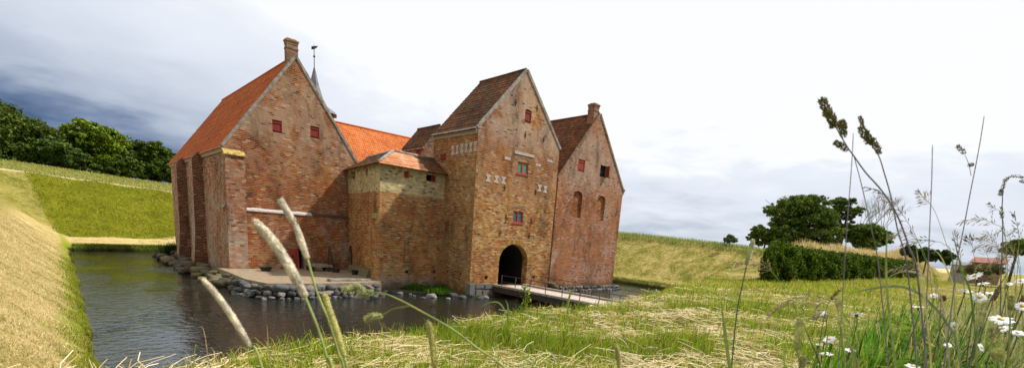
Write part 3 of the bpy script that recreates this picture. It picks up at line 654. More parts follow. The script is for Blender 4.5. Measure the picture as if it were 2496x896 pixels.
# ------------------------------------------------------------------ curtain wall
CF = Vector((15.9, 30.8, 0)); CL = Vector((16.9, 37.995, 0)); CRX = 21.095; seg = (CL-CF).normalized(); segn = Vector((-seg.y, seg.x, 0))   # outward (towards -x)
root = thing('curtain_wall', 'low bent curtain wall of pale and tan brick between left gable and gatehouse, tiled on top', 'castle wall', (18, 30.8, .2))
def segp(s_, z, off=0): return Vector((CF.x+seg.x*s_+segn.x*off, CF.y+seg.y*s_+segn.y*off, z))
def segs(px, py): p = hitp(px, py, CF, segn); return (p-CF).dot(seg), p.z
LS = (CL-CF).length; Zm, Zt = 6.75, 8.62
fh = [rect(17.69, 18.08, 7.83, 8.28, 1, 30.8), rect(19.49, 20.28, 7.85, 8.3, 1, 30.8)]
sd = [(5.5, 6.45, 7.8, 8.32), (2.55, 2.95, 7.85, 8.35)]
def srect(a, b, c, d): return [segp(a, c), segp(b, c), segp(b, d), segp(a, d)]
bm = bmesh.new()
lowf = [circ(18.14, 1.36, .13, 30.8), circ(20.5, 1.38, .13, 30.8)]
wallface(bm, [(CF.x, 30.8, -.7), (CRX, 30.8, -.7), (CRX, 30.8, Zm), (CF.x, 30.8, Zm)], lowf, .3, 0, inward=(0, 1, 0))
dr = [segp(6.0, .9), segp(7.1, .9), segp(7.1, 2.3), segp(6.9, 2.65), segp(6.55, 2.8), segp(6.2, 2.65), segp(6.0, 2.3)]
wallface(bm, [segp(0, -.7), segp(LS, -.7), segp(LS, Zm), segp(0, Zm)], [dr], .35, 0, inward=-segn)
wl = ob('wall', bm, m_cur, root)
bm = bmesh.new()
wallface(bm, [(CF.x, 30.8, Zm), (CRX, 30.8, Zm), (CRX, 30.8, Zt), (CF.x, 30.8, Zt)], fh, .25, 0, inward=(0, 1, 0))
wallface(bm, [segp(0, Zm), segp(LS, Zm), segp(LS, Zt), segp(0, Zt)], [srect(*h) for h in sd], .25, 0, inward=-segn)
ob('upper_wall', bm, m_pale, root)
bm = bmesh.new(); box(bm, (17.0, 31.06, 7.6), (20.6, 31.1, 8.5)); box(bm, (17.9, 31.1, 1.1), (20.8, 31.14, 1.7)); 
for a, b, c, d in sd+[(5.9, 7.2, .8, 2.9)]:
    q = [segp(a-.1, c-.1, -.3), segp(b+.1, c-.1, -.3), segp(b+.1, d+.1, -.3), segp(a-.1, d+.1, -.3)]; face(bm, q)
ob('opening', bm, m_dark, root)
shutter(root, 17.69, 18.08, 7.83, 8.28, 1, 30.85, m_redb, boards=3); shutter(root, 19.9, 20.28, 7.85, 8.3, 1, 30.85, m_red, boards=3)
bm = bmesh.new(); prism(bm, [segp(2.57, 7.87, -.05), segp(2.93, 7.87, -.05), segp(2.93, 8.33, -.05), segp(2.57, 8.33, -.05)], -segn*.05); ob('shutter', bm, m_redb, root)
bm = bmesh.new(); prism(bm, [segp(6.02, .9, -.2), segp(7.08, .9, -.2), segp(7.08, 2.3, -.2), segp(6.55, 2.75, -.2), segp(6.02, 2.3, -.2)], -segn*.05); ob('door', bm, m_dwood, root)
# low buttress on the bend
bm = bmesh.new(); prism(bm, [segp(0, -.5, .0), segp(0, -.5, .22), segp(0, 4.9, .22), segp(0, 5.15, 0)], seg*.9)
bt = ob('buttress', bm, m_cur, root); bm = bmesh.new(); prism(bm, [segp(-.02, 4.92, .27), segp(-.02, 5.0, .27), segp(-.02, 5.32, 0), segp(-.02, 5.16, 0)], seg*.95); ob('buttress_cap', bm, plain('green_lichen_stone', (.25, .24, .07), var=.4), bt)
# roof: two pantiled slopes mitred at the bend
ze = 8.68; run, rise = 1.5, .92
sf = Vector((0, run, rise)).normalized(); Lf = hypot(run, rise)
mit = (seg+Vector((1, 0, 0))).normalized(); 
bm = bmesh.new(); tiles(bm, Vector((14.6, 30.8, ze))-sf*.42, (1, 0, 0), sf, CRX-14.6, Lf+.42, m2=lambda u, v: 0 if 1.0 < u < 4.75+.25*sin(v*9) else 1)  # mossy tiles at both ends; the tower end also paints in its cast shadow
mdir = (seg+Vector((1, 0, 0))); mn = Vector((seg.y, -(seg.x-1), 0))   # plane containing z and the bisector
bis = (Vector((1, 0, 0))+seg).normalized(); pn = Vector((-bis.y, bis.x, 0))
bmesh.ops.bisect_plane(bm, geom=list(bm.verts)+list(bm.edges)+list(bm.faces), plane_co=CF, plane_no=pn, clear_outer=True)
ob('roof', bm, [m_rCn, m_rT], root)
bm = bmesh.new(); sv = (-segn*run+Vector((0, 0, rise))).normalized()
tiles(bm, segp(-1.8, ze)-sv*.42, seg, sv, LS+1.75, Lf+.42, uo=30)
bmesh.ops.bisect_plane(bm, geom=list(bm.verts)+list(bm.edges)+list(bm.faces), plane_co=CF, plane_no=-pn, clear_outer=True)
ob('roof', bm, m_rT, root)
k = run/ bis.dot(Vector((0, 1, 0)))
top = CF+bis*k; topL = segp(LS, 0, -run)
bm = bmesh.new(); tube(bm, [(CRX, 30.8+run, ze+rise+.05), (top.x, 30.8+run, ze+rise+.05), (topL.x, topL.y, ze+rise+.05)], .11, 8); ob('ridge_tiles', bm, m_lich if False else m_mort, root)
bm = bmesh.new(); cb = CF-bis*.4; tube(bm, [(cb.x, cb.y, ze-.14), (top.x, top.y, ze+rise+.06)], .11, 8); ob('hip_tiles', bm, m_mort, root)
bm = bmesh.new()   # timber soffit and the back slope
face(bm, [(CRX, 30.5, ze-.16), (CF.x-.35, 30.5, ze-.16), (CF.x, 31.2, ze-.10), (CRX, 31.2, ze-.10)]); face(bm, [segp(-.3, ze-.16, .3), segp(LS, ze-.16, .3), segp(LS, ze-.1, -.4), segp(0, ze-.1, -.4)])
face(bm, [(CRX, 30.8+run, ze+rise), (top.x, 30.8+run, ze+rise), (top.x+1.2, 30.8+run+1.5, ze-.1), (CRX, 30.8+run+1.5, ze-.1)])
face(bm, [(top.x, top.y, ze+rise), (topL.x, topL.y, ze+rise), (topL.x+1.5, topL.y, ze-.1), (top.x+1.2, 30.8+run+1.5, ze-.1)]); ob('soffit', bm, m_dwood, root)

# ------------------------------------------------------------------ right wing
RX0, RX1, RY0, RY1, RE, RA = 31.35, 40.75, 29.0, 59.0, 9.6, 15.55
n1_ = archpts(34.1, 6.5, 8.35, .62, 1, RY0, 10, .7); n2_ = archpts(37.55, 6.5, 8.35, .58, 1, RY0, 10, .7)
s1 = (33.71, 34.6, 10.42, 11.45); s2 = (36.85, 37.8, 10.4, 11.4)
root, wall = building('brick_wing', 'right hand brick wing with pink gable, two blind niches and a chimney', 'castle wing', RX0, RX1, RY0, RY1, -.6, RE, RA, [m_right, m_side], [n1_, n2_, rect(*s1, 1, RY0), rect(*s2, 1, RY0)], (), .2, (36, 29, .3))
bm = bmesh.new(); box(bm, (33.3, RY0+.17, 6.3), (34.9, RY0+.23, 9.2)); ob('niche_back', bm, m_nich, root); bm = bmesh.new(); box(bm, (36.8, RY0+.17, 6.3), (38.3, RY0+.23, 9.2)); ob('niche_back', bm, m_nich, root)
shutter(root, *s1[:2], *s1[2:], 1, RY0+.05, m_redb); darkback(root, *s2[:2], *s2[2:], 1, RY0+.16)
bm = bmesh.new(); box(bm, (s2[1]-.05, RY0-.36, s2[2]), (s2[1], RY0+.02, s2[3])); o = ob('shutter', bm, m_redb, root); o['label'] = 'open red shutter folded outward'
gable_roof(root, RX0, RX1, RY0+.1, RY1, RE, RA, m_rR, .35)
verge(root, RX0, RX1, RY0, RE, RA, m_chim, w_=.14)
chimney(root, 35.3, 35.98, RY0+.15, RY0+.85, 14.3, 16.35)
bm = bmesh.new(); prism(bm, [(RX1-.01, RY0, RE-.6), (RX1+.35, RY0, RE), (RX1+.3, RY0, RE+.15), (RX1-.01, RY0, RE+.1)], (0, .4, 0)); ob('kneeler', bm, m_right, root)
bm = bmesh.new(); box(bm, (TX1-.1, 30.2, -.6), (RX0+.02, 31.2, 9.0)); lw = ob('link_wall', bm, m_left); tag(lw, 'short brick wall linking the gatehouse to the right hand wing', 'castle wall')
bm = bmesh.new(); box(bm, (-1, -1, 0), (1, 1, .1)); bm.free()

# ------------------------------------------------------------------ terrace of sand in front of the left gable
TP = [(7.7, 38.3), (7.75, 31.5), (8.3, 29.4), (10.5, 29.0), (12.5, 29.15), (14.2, 29.2), (15.7, 29.9), (15.95, 30.95), (16.9, 38.1)]
bm = bmesh.new(); prism(bm, [(x, y, -.8) for x, y in TP], (0, 0, 1.62)); tag(ob('terrace', bm, m_sand), kind='structure')
TP2 = [(16.2, 30.9), (15.9, 30.2), (17, 29.4), (19.2, 28.6), (21.2, 26.9), (23.2, 26.85), (23.2, 27.3), (21, 31)]
bm = bmesh.new(); prism(bm, [(x, y, -.8) for x, y in TP2], (0, 0, .92)); tag(ob('bank', bm, m_mrock), kind='structure')
TP3 = [(31.2, 29.2), (31.2, 28.3), (35, 28.25), (41.1, 28.4), (41.2, 29.5)]
bm = bmesh.new(); prism(bm, [(x, y, -.8) for x, y in TP3], (0, 0, .95)); tag(ob('bank', bm, m_mrock), kind='structure')
TP4 = [(8.5, 37.9), (7.2, 38.), (6.9, 45), (6.9, 52), (7.2, 59.8), (8.6, 60)]
bm = bmesh.new(); prism(bm, [(x, y, -.8) for x, y in TP4], (0, 0, 1.0)); tag(ob('bank', bm, m_mrock), kind='structure')

# ------------------------------------------------------------------ boulders
protos = []
for k in range(7):
    bm = bmesh.new(); bmesh.ops.create_icosphere(bm, subdivisions=3, radius=1)
    for v in bm.verts:
        d = mnoise.noise(v.co*1.1+Vector((k*5.3, 1, 2)))*.42+mnoise.noise(v.co*3+Vector((k, 4, 2)))*.07
        v.co *= 1+d
        for ax, lim in ((2, .62), (0, .85), (1, .8)):
            if v.co[ax] > lim: v.co[ax] = lim+(v.co[ax]-lim)*.35
    me = bpy.data.meshes.new('boulder'); bm.to_mesh(me); bm.free(); me.polygons.foreach_set('use_smooth', [True]*len(me.polygons))
    m2_ = me.copy(); me.materials.append(m_rock); m2_.materials.append(m_mrock); protos.append((me, m2_))
def boulder(x, y, z, s_, label, group, moss=False, flat=.75):
    o = bpy.data.objects.new('boulder', random.choice(protos)[1 if moss else 0]); COL.objects.link(o)
    o.location = (x, y, z); o.scale = (s_*random.uniform(.85, 1.3), s_*random.uniform(.8, 1.1), s_*random.uniform(flat-.1, flat+.12)); o.rotation_euler = (random.uniform(-.3, .3), random.uniform(-.3, .3), random.uniform(0, 6.3))
    tag(o, label, 'boulder', group)
def along(P, step):
    P = [Vector((p[0], p[1], 0)) for p in P]; out = []
    for a, b in zip(P, P[1:]):
        n = max(1, int((b-a).length/step)); out += [(a.lerp(b, i/n), (b-a).normalized()) for i in range(n)]
    return out
g1 = 'grey boulders stacked along the sand terrace'
edge = [(7.55, 31.6), (8.0, 29.5), (8.9, 29.0), (10.5, 28.85), (12.5, 28.95), (14.3, 29.0), (15.4, 29.6)]
for row, (z, s_, off) in enumerate(((.02, .19, -.40), (.27, .24, -.22), (.56, .29, -.06))):
    for p, d in along(edge, s_*1.75):
        n = Vector((d.y, -d.x, 0))
        boulder(p.x+n.x*-off*1+random.uniform(-.05, .05), p.y+n.y*-off+random.uniform(-.05, .05), z+random.uniform(-.04, .04), s_*random.uniform(.75, 1.25), 'rounded grey boulder stacked in the dry stone edge of the sand terrace', g1)
g2 = 'dark mossy rocks at the foot of the left wing'
for p, d in along([(7.5, 31.8), (7.2, 34), (7.0, 38), (6.8, 45), (6.8, 52), (7.1, 59.5)], .8):
    for q in range(2):
        o_ = random.uniform(-.5, .9); boulder(p.x+o_, p.y+random.uniform(-.3, .3), .05+.35*max(0, o_+.3)+random.uniform(0, .15), random.uniform(.28, .5), 'dark mossy rock heaped at the waterline along the left side wall', g2, True)
g3 = 'stones at the waterline below the gatehouse'
for i, (px, py, s_) in enumerate([(1050, 724, .42), (1105, 722, .36), (1127, 726, .3), (1153, 720, .38), (1170, 727, .25), (1092, 729, .16), (1030, 727, .2), (1010, 722, .14), (1000, 718, .12), (1185, 726, .22), (940, 712, .2), (960, 714, .24), (975, 716, .2), (1140, 712, .3), (1195, 715, .25)]):
    p = hit(px, py, 2, 0); boulder(p.x, p.y, .03, s_, 'pale rounded stone at the waterline below the curtain wall and gatehouse', g3)
for i, (px, py, s_) in enumerate([(935, 700, .22), (952, 702, .22), (968, 698, .3), (985, 704, .2), (1120, 705, .3)]):
    p = hit(px, py, 2, .15); boulder(p.x, p.y+.3, .25, s_, 'dark mossy stone against the base of the curtain wall', 'mossy stones against the curtain wall base', True)
g4 = 'stones along the foot of the right wing'
for z, off, st, s0 in ((.02, 0, .42, .2), (.28, .28, .48, .22)):
    for p, d in along([(30.9, 28.3), (35, 28.1), (41.0, 28.25), (41.3, 29.4)], st):
        boulder(p.x+random.uniform(-.06, .06), p.y+off+random.uniform(-.06, .06), z, s0*random.uniform(.8, 1.25), 'grey stone in the low rubble foot of the right wing gable', g4)
o_ = boulder(30.6, 28.0, .55, .5, 'largest dark stone beside the bridge at the left end of the right wing footing', None, True)

# ------------------------------------------------------------------ things on the terrace
root = thing('hatch', 'bright red boarded hatch leaning beside the dark low doorway', 'hatch', (12.3, 37.5, .82))
p0 = hit(703, 606, 1, 37.72); p1 = hit(727, 606, 1, 37.72); p2 = hit(731, 658, 1, 37.45); p3 = hit(708, 659, 1, 37.45)
bm = bmesh.new()
for i in range(4):
    a = [p0.lerp(p1, i/4+.005), p0.lerp(p1, (i+1)/4-.005), p3.lerp(p2, (i+1)/4-.005), p3.lerp(p2, i/4+.005)]; prism(bm, a, (0, .05, 0))
ob('boards', bm, m_redb, root)
bm = bmesh.new(); a = p0.lerp(p2, .15); a2 = p1.lerp(p3, .15)
prism(bm, [p1+Vector((-.2, -.06, -.1)), p1+Vector((-.1, -.06, -.1)), p3+Vector((.35, -.06, .25)), p3+Vector((.25, -.06, .25))], (0, .05, 0)); ob('brace', bm, m_red, root)
bm = bmesh.new(); p = p0.lerp(p2, .35); bmesh.ops.create_circle(bm, cap_ends=True, segments=10, radius=.09, matrix=Matrix.Translation(p+Vector((0, -.03, 0))) @ Matrix.Rotation(pi/2, 4, 'X')); bmesh.ops.solidify(bm, geom=list(bm.faces), thickness=.03); ob('knob', bm, m_iron, root)
root = thing('cart', 'low grey wooden cart parked below the gable beside the doorway', 'cart', (14.0, 36.6, .82))
bm = bmesh.new()
for i in range(5): box(bm, (13.2+i*.34, 36.2, 1.22), (13.2+i*.34+.32, 36.9, 1.27))
ob('bed', bm, m_wood, root); bm = bmesh.new(); box(bm, (13.2, 36.13, 1.12), (14.9, 36.19, 1.33)); box(bm, (13.2, 36.91, 1.12), (14.9, 36.97, 1.33)); ob('side_rail', bm, m_wood, root)
for x_ in (13.4, 14.6):
    for y_ in (36.08, 36.98):
        bm = bmesh.new(); bmesh.ops.create_cone(bm, cap_ends=True, segments=14, radius1=.17, radius2=.17, depth=.05, matrix=Matrix.Translation((x_, y_, 1.0)) @ Matrix.Rotation(pi/2, 4, 'X')); ob('wheel', bm, m_dwood, root)
root = thing('trestle', 'tall dark three legged trestle standing against the gable wall', 'trestle', (15.0, 37.0, .82))
tp_ = Vector((15.1, 37.3, 2.7))
for q in ((14.75, 36.7, .82), (15.3, 36.7, .82), (15.1, 37.6, .82)):
    bm = bmesh.new(); tube(bm, [tp_, q], [.04, .05], 6); ob('leg', bm, m_dwood, root)
def bowl(px, py, r, h, label, mat):
    p = hit(px, py, 2, .84); bm = bmesh.new()
    prof = [(0, .02), (r*.65, .0), (r, h), (r*.9, h), (r*.6, .08), (0, .08)]
    n = 14; rings = [[bm.verts.new((p.x+a*cos(2*pi*k/n), p.y+a*sin(2*pi*k/n), .82+b)) for k in range(n)] for a, b in prof[1:5]]
    for i in range(3):
        for k in range(n): bm.faces.new((rings[i][k], rings[i][(k+1) % n], rings[i+1][(k+1) % n], rings[i+1][k]))
    bm.faces.new(rings[0][::-1]); bm.faces.new(rings[-1]); tag(ob('tub', bm, mat), label, 'tub')
bowl(648, 659, .42, .3, 'wide shallow wooden tub on the sand below the gable', m_dwood)
bowl(818, 662, .36, .28, 'round dark tub near the arched door', m_dwood)
bowl(864, 668, .24, .34, 'small black bucket beside the curtain wall corner', m_iron)
bm = bmesh.new()
for a, b in ((-.0, .0),):
    p = hit(850, 684, 2, .84); box(bm, (p.x-1.3, p.y-.2, .6), (p.x+.5, p.y+.35, .98)); box(bm, (p.x+.56, p.y-.1, .6), (p.x+1.5, p.y+.45, .95))
bmesh.ops.bevel(bm, geom=list(bm.edges), offset=.04, segments=2, affect='EDGES'); tag(ob('stone_kerb', bm, m_mort), 'long flat stone slabs laid along the terrace edge by the curtain wall', 'kerb stones')
bm = bmesh.new(); prism(bm, [segp(1., .8, .02), segp(1., .8, .55), segp(1., 1.3, .4), segp(1., 1.35, .02)], seg*4.6); tag(ob('low_wall', bm, m_mrock), 'low dark stone footing wall along the curtain wall beside the arched door', 'footing wall')

# ------------------------------------------------------------------ bridge
BX0, BX1, BZ = 23.25, 26.5, .74
root = thing('bridge', 'narrow wooden footbridge with pale deck crossing the moat to the gateway', 'bridge', (24.9, 19, 0))
bm = bmesh.new(); yy = 10.0
while yy < 27.1: box(bm, (BX0+.2, yy, BZ-.07), (BX1-.2, yy+.215, BZ+random.uniform(-.008, .008))); yy += .225
ob('deck', bm, m_deck, root)
for a, b in ((BX0, BX0+.22), (BX1-.22, BX1)):
    bm = bmesh.new(); box(bm, (a, 10, BZ-.42), (b, 27.16, BZ-.02)); bmesh.ops.bevel(bm, geom=list(bm.edges), offset=.02, segments=1, affect='EDGES'); ob('beam', bm, m_dwood, root)
    bm = bmesh.new(); box(bm, (a-.03, 10, BZ-.018), (b+.03, 27.16, BZ+.14)); bmesh.ops.bevel(bm, geom=list(bm.edges), offset=.02, segments=1, affect='EDGES'); ob('kerb_beam', bm, m_wood, root)
for y_ in (13.5, 18.5, 23.5):
    for x_ in (BX0+.15, (BX0+BX1)/2, BX1-.15):
        bm = bmesh.new(); tube(bm, [(x_, y_, -1.2), (x_, y_, BZ-.4)], .14, 8); ob('pile', bm, m_dwood, root)
    bm = bmesh.new(); box(bm, (BX0-.05, y_-.12, BZ-.66), (BX1+.05, y_+.12, BZ-.425)); ob('cross_beam', bm, m_dwood, root)
for x_, lb in ((BX0+.1, 'thin rusty railing on the left edge of the footbridge'), (BX1-.1, 'thin rusty railing on the right edge of the footbridge')):
    rl = thing('railing', lb, 'railing', (x_, 19, BZ), 'bridge railings')
    for y_ in np.arange(11.5, 26.6, 1.48): 
        bm = bmesh.new(); tube(bm, [(x_, y_, BZ), (x_, y_, 1.62)], .028, 6); ob('post', bm, m_rail, rl)
    for z_ in (1.62, 1.18): 
        bm = bmesh.new(); tube(bm, [(x_, 10.8, z_), (x_, 26.4, z_)], .022 if z_ > 1.5 else .014, 6); ob('rail', bm, m_rail, rl)

# ------------------------------------------------------------------ trees
def tree(name, label, cat, base, blobs, nleaf, lsize, cols, group=None, trunk=.25, seed=0, shell=.6, twigs=True):
    random.seed(seed); root = thing(name, label, cat, base, group); base = Vector(base)
    tot = sum(b[3]**2 for b in blobs); P = []; NN = []
    for x, y, z, r, *rest in blobs:
        fl = rest[0] if rest else .75
        n = int(nleaf*r*r/tot); sub = max(7, int(10*r))
        # each mass is made of several leaf clumps, leaving gaps
        cd = RNG.normal(size=(sub*3, 3)); cd /= np.linalg.norm(cd, axis=1)[:, None]; cd *= (RNG.random((sub*3, 1))**.33)*r*.95
        pick = RNG.integers(0, len(cd), n); q = RNG.normal(size=(n, 3)); q /= np.linalg.norm(q, axis=1)[:, None]
        cr = (r*.25*(.4+RNG.random(len(cd))*1.1))[pick]
        p = cd[pick]+q*(RNG.random((n, 1))**.45)*cr[:, None]*np.array([1, 1, .75])
        nn = q.copy(); p[:, 2] *= fl; P.append(p+np.array([x, y, z])); NN.append(nn)
    P = np.concatenate(P); NN = np.concatenate(NN)
    cards('crown', P, lsize*RNG.uniform(.6, 1.3, len(P)), m_leaf, mixcol(cols, len(P), .22), root, .5, .6, NN*.8)
    bm = bmesh.new(); zt = min(b[2]-b[3]*.2 for b in blobs); mid = Vector((base.x, base.y, max(base.z+.3, zt)))
    tube(bm, spline([base-Vector((0, 0, .3)), base.lerp(mid, .5)+Vector((random.uniform(-.1, .1), 0, 0)), mid], 3), [trunk*(1.2-.06*i) for i in range(7)], 8)
    for x, y, z, r, *rest in blobs:
        e = Vector((x, y, z)); m = mid.lerp(e, .5)+Vector((random.uniform(-.3, .3), random.uniform(-.3, .3), .1*r))
        tube(bm, spline([mid-Vector((0, 0, .2)), m, e], 3), [trunk*.6*(1-.13*i) for i in range(7)], 5)
        for _ in range(4):
            d = Vector((random.uniform(-1, 1), random.uniform(-1, 1), random.uniform(-.2, .8)))*r*.8; tube(bm, [m.lerp(e, random.uniform(.3, 1)), e+d], [trunk*.2, .02], 4)
    ob('trunk', bm, m_bark, root); return root
def dirp(th, r, z): return (r*sin(radians(th)), r*cos(radians(th)), z)
def pp(px, py, r):   # point at ground distance r in the direction measured
    d = ray(px, py); k = r/hypot(d.x, d.y); return C0+d*k
dk = [(.06, .095, .012), (.09, .135, .018), (.13, .18, .035), (.06, .09, .018)]
lt_ = [(.11, .17, .010), (.16, .235, .014), (.21, .29, .03), (.08, .125, .010)]
LT = 'broadleaf trees on the left rampart'
def ltree(label, specs, cols, seed, r0=104, n=60000, ls=.21):
    B = []
    for px, py, rp in specs:
        p = pp(px, py, r0+random.uniform(-2, 2)); B.append((p.x, p.y, p.z, rp*r0/1171, .8))
    cx_ = sum(b[0] for b in B)/len(B); cy2 = sum(b[1] for b in B)/len(B)
    return tree('broadleaf_tree', label, 'tree', (cx_, cy2, gz(cx_, cy2)-.2), B, n, ls, cols, LT, .35, seed)
ltree('dark broadleaf tree cut off by the left edge of the picture, tallest on the rampart', [(-60, 300, 55), (-10, 300, 45), (40, 320, 42), (80, 335, 40), (118, 350, 34), (0, 370, 50), (60, 385, 45), (125, 392, 34), (-90, 360, 60)], dk, 3)
ltree('bright green domed broadleaf tree with rounded crown, middle of the left rampart trees', [(215, 332, 36), (175, 340, 30), (255, 345, 34), (285, 365, 30), (205, 375, 40), (250, 395, 40), (170, 395, 32), (300, 400, 28)], lt_, 4)
ltree('olive green tree in front of the dark leftmost tree and left of the domed one', [(140, 365, 26), (165, 385, 26), (105, 390, 26), (150, 405, 28)], [(.08, .13, .025), (.11, .17, .04), (.06, .10, .02)], 5, 100, 34000)
ltree('smaller rounded tree nearest to the left wing of the castle', [(345, 375, 27), (375, 368, 24), (330, 400, 28), (370, 405, 30), (408, 390, 24), (412, 415, 26), (440, 400, 22)], [(.06, .105, .015), (.10, .15, .022), (.14, .20, .03), (.05, .08, .012)], 6)
ltree('low dark bushy tree filling the gap below the domed tree', [(310, 405, 22), (290, 415, 20), (330, 422, 18), (230, 418, 18), (60, 412, 24), (0, 402, 22), (120, 420, 18)], dk, 7, 101, 30000)
# right group
def rtree(label, specs, cols, seed, r0, n, ls, nm='broadleaf_tree', tr=.3, grp='trees beyond the hedge'):
    B = []
    random.seed(seed)
    for px, py, rp in specs:
        p = pp(px, py, r0+random.uniform(-1.5, 1.5)); k = (Vector((p.x, p.y, p.z))-C0).dot(fw)
        B.append((p.x, p.y, p.z, rp*k/1171*1.35, .78))
    cx_ = sum(b[0] for b in B)/len(B); cy2 = sum(b[1] for b in B)/len(B)
    return tree(nm, label, 'tree', (cx_, cy2, gz(cx_, cy2)-.2), B, n, ls, cols, grp, tr, seed)
rt_ = [(.07, .115, .018), (.11, .165, .025), (.17, .235, .04)]
rtree('largest dark spreading tree on the skyline right of the castle', [(1905, 515, 30), (1945, 500, 30), (1985, 500, 28), (1900, 548, 22), (1935, 540, 26), (1975, 540, 32), (2010, 530, 24), (1950, 575, 24), (1990, 578, 30), (1880, 510, 14), (2015, 560, 26), (2025, 590, 20), (1920, 585, 24)], rt_, 11, 76, 42000, .14)
rtree('airy taller right neighbour of the largest dark spreading tree', [(2045, 500, 18), (2062, 520, 18), (2035, 525, 13), (2075, 490, 10), (2090, 515, 12), (2050, 560, 20), (2080, 560, 22)], rt_, 12, 80, 16000, .14)
rtree('small round tree at the right end of the skyline tree group', [(2120, 565, 22), (2140, 585, 22), (2100, 580, 22), (2155, 575, 14), (2115, 598, 20)], rt_, 13, 78, 16000, .14)
rtree('low dark shrub at the left foot of the largest skyline tree', [(1850, 563, 16), (1838, 577, 13), (1862, 582, 18), (1890, 578, 20), (1905, 566, 18)], rt_, 14, 74, 14000, .14, 'shrub', .12)
rtree('tiny pale bush alone on the right rampart crest', [(1780, 580, 9), (1772, 584, 7), (1790, 584, 6)], [(.10, .16, .05), (.14, .2, .06)], 15, 68, 1500, .16, 'bush', .04)
rtree('low green bush behind the hedge left of the daisies', [(2215, 612, 15), (2240, 618, 16), (2260, 622, 14), (2285, 622, 16), (2310, 628, 14)], [(.06, .10, .03), (.08, .13, .04)], 16, 60, 8000, .2, 'bush', .06)
rtree('dark tree top at the right edge behind the tall grass', [(2470, 598, 16), (2490, 596, 16), (2510, 600, 20), (2460, 610, 12)], rt_, 17, 48, 6000, .16, 'bush', .08)
# bare twiggy tree
root = thing('bare_tree', 'grey leafless twiggy tree between the dark skyline trees', 'tree', tuple(pp(2112, 602, 84)), 'trees beyond the hedge')
bm = bmesh.new(); b0 = pp(2112, 610, 84)
random.seed(5)
def twig(p, d, L, r, lv):
    q = p+d*L; tube(bm, [p, p.lerp(q, .5)+Vector((random.uniform(-.1, .1),)*3)*L*.3, q], [r, r*.8, r*.55], 4)
    if lv:
        for _ in range(4 if lv > 1 else 3): twig(p.lerp(q, random.uniform(.5, 1)), (d+Vector((random.uniform(-.8, .8), random.uniform(-.8, .8), random.uniform(-.1, .6)))).normalized(), L*random.uniform(.55, .8), r*.55, lv-1)
for dx_ in (-.8, 0, .9): twig(b0+Vector((0, dx_, 0)), Vector((0, dx_*.2, 1)).normalized(), 3.4, .07, 4)
ob('trunk', bm, plain('grey_bark', (.22, .20, .18)), root)

# red roofed farm buildings in the distance at the right, mostly behind the grass
root = thing('farmhouse', 'red tiled farmhouse roof glimpsed behind the grasses at the right', 'house', tuple(pp(2405, 650, 55)))
c_ = pp(2405, 650, 55); d_ = Vector((c_.x, c_.y, 0)).normalized(); sdir = Vector((d_.y, -d_.x, 0)); bm = bmesh.new()
z0_ = 3.3; zw = pp(2405, 640, 55).z; zr_ = pp(2405, 625, 55).z
def hp(a, b, z_): return Vector((c_.x, c_.y, 0))+sdir*a+d_*b+Vector((0, 0, z_))
prism(bm, [hp(-.9, 0, z0_), hp(.9, 0, z0_), hp(.9, 0, zw), hp(-.9, 0, zw)], d_*6); ob('wall', bm, m_chim, root)
bm = bmesh.new(); prism(bm, [hp(-1.1, -.3, zw), hp(-1.1, 6.3, zw), hp(-.9, 3, zr_)], sdir*2.2); ob('roof', bm, plain('red_roof', (.22, .07, .045)), root)
rtree('low scrubby bush growing in front of the red roofed farmhouse', [(2370, 655, 12), (2390, 658, 12), (2410, 656, 13), (2430, 657, 12), (2348, 658, 9)], [(.16, .17, .05), (.24, .22, .08)], 18, 49, 7000, .12, 'bush', .05)
root = thing('shed', 'small white shed front glimpsed behind the hedge end', 'shed', tuple(pp(2340, 650, 50))); c_ = pp(2340, 650, 50); zw = pp(2340, 645, 50).z
bm = bmesh.new(); prism(bm, [hp(-.5, 0, 3.2), hp(.5, 0, 3.2), hp(.5, 0, zw), hp(-.5, 0, zw)], d_*2.5); ob('wall', bm, m_white, root)
bm = bmesh.new(); prism(bm, [hp(-.6, -.1, zw), hp(-.6, 2.6, zw), hp(-.6, 1.2, zw+.25)], sdir*1.2); ob('roof', bm, m_slate, root)

# ------------------------------------------------------------------ hedge
random.seed(3)
root = thing('hedge', 'clipped dark green hedge below the dry grass bank', 'hedge', (30, 7.2, 3.5))
def hedge_pts(n):
    x = 18.75+(RNG.random(n)**1.6)*32; side = RNG.random(n)
    bl = .16*np.sin(x*1.9)+.12*np.sin(x*4.3+1)+.07*np.sin(x*9.7)
    ztop = 4.66+.08*np.sin(x*1.7)+.06*np.sin(x*4.3)+.05*np.sin(x*8.1+2)+.16*np.exp(-((x-20.6)/1.3)**2)-.55*np.exp(-((x-18.65)/.35)**2)
    a = RNG.random(n)
    zz = 3.42+(ztop-3.42)*a; bul = .28*np.sin(np.clip(a*1.25, 0, 1)*pi)+.12*np.sin(zz*7+x*3)
    y = np.where(side < .62, 7.0-bl-bul, 6.9+RNG.random(n)*1.5)
    z = np.where(side < .62, zz, ztop-.25*np.clip(7.2-y, 0, 1))
    e = side > .9; x = np.where(e, 18.85-.25*np.sin(a*pi)+RNG.normal(0, .06, n), x); z = np.where(e, zz, z); y = np.where(e, 6.8+RNG.random(n)*1.5, y)
    y = 6.7+(y-6.7)*.65; x = x+np.clip(y-6.5, 0, 3)*2.2*np.clip(1-(x-19)/6, 0, 1)
    j = RNG.normal(0, .06, (n, 3)); j[:, 2] += np.where(side > .62, np.abs(RNG.normal(0, .05, n)), 0); return np.stack([x, y, z], 1)+j
P = hedge_pts(130000)
cards('foliage', P, RNG.uniform(.03, .065, len(P)), m_leaf, mixcol([(.028, .055, .004), (.048, .088, .006), (.075, .125, .009), (.14, .21, .018)], len(P), .25), root, .6, .65)
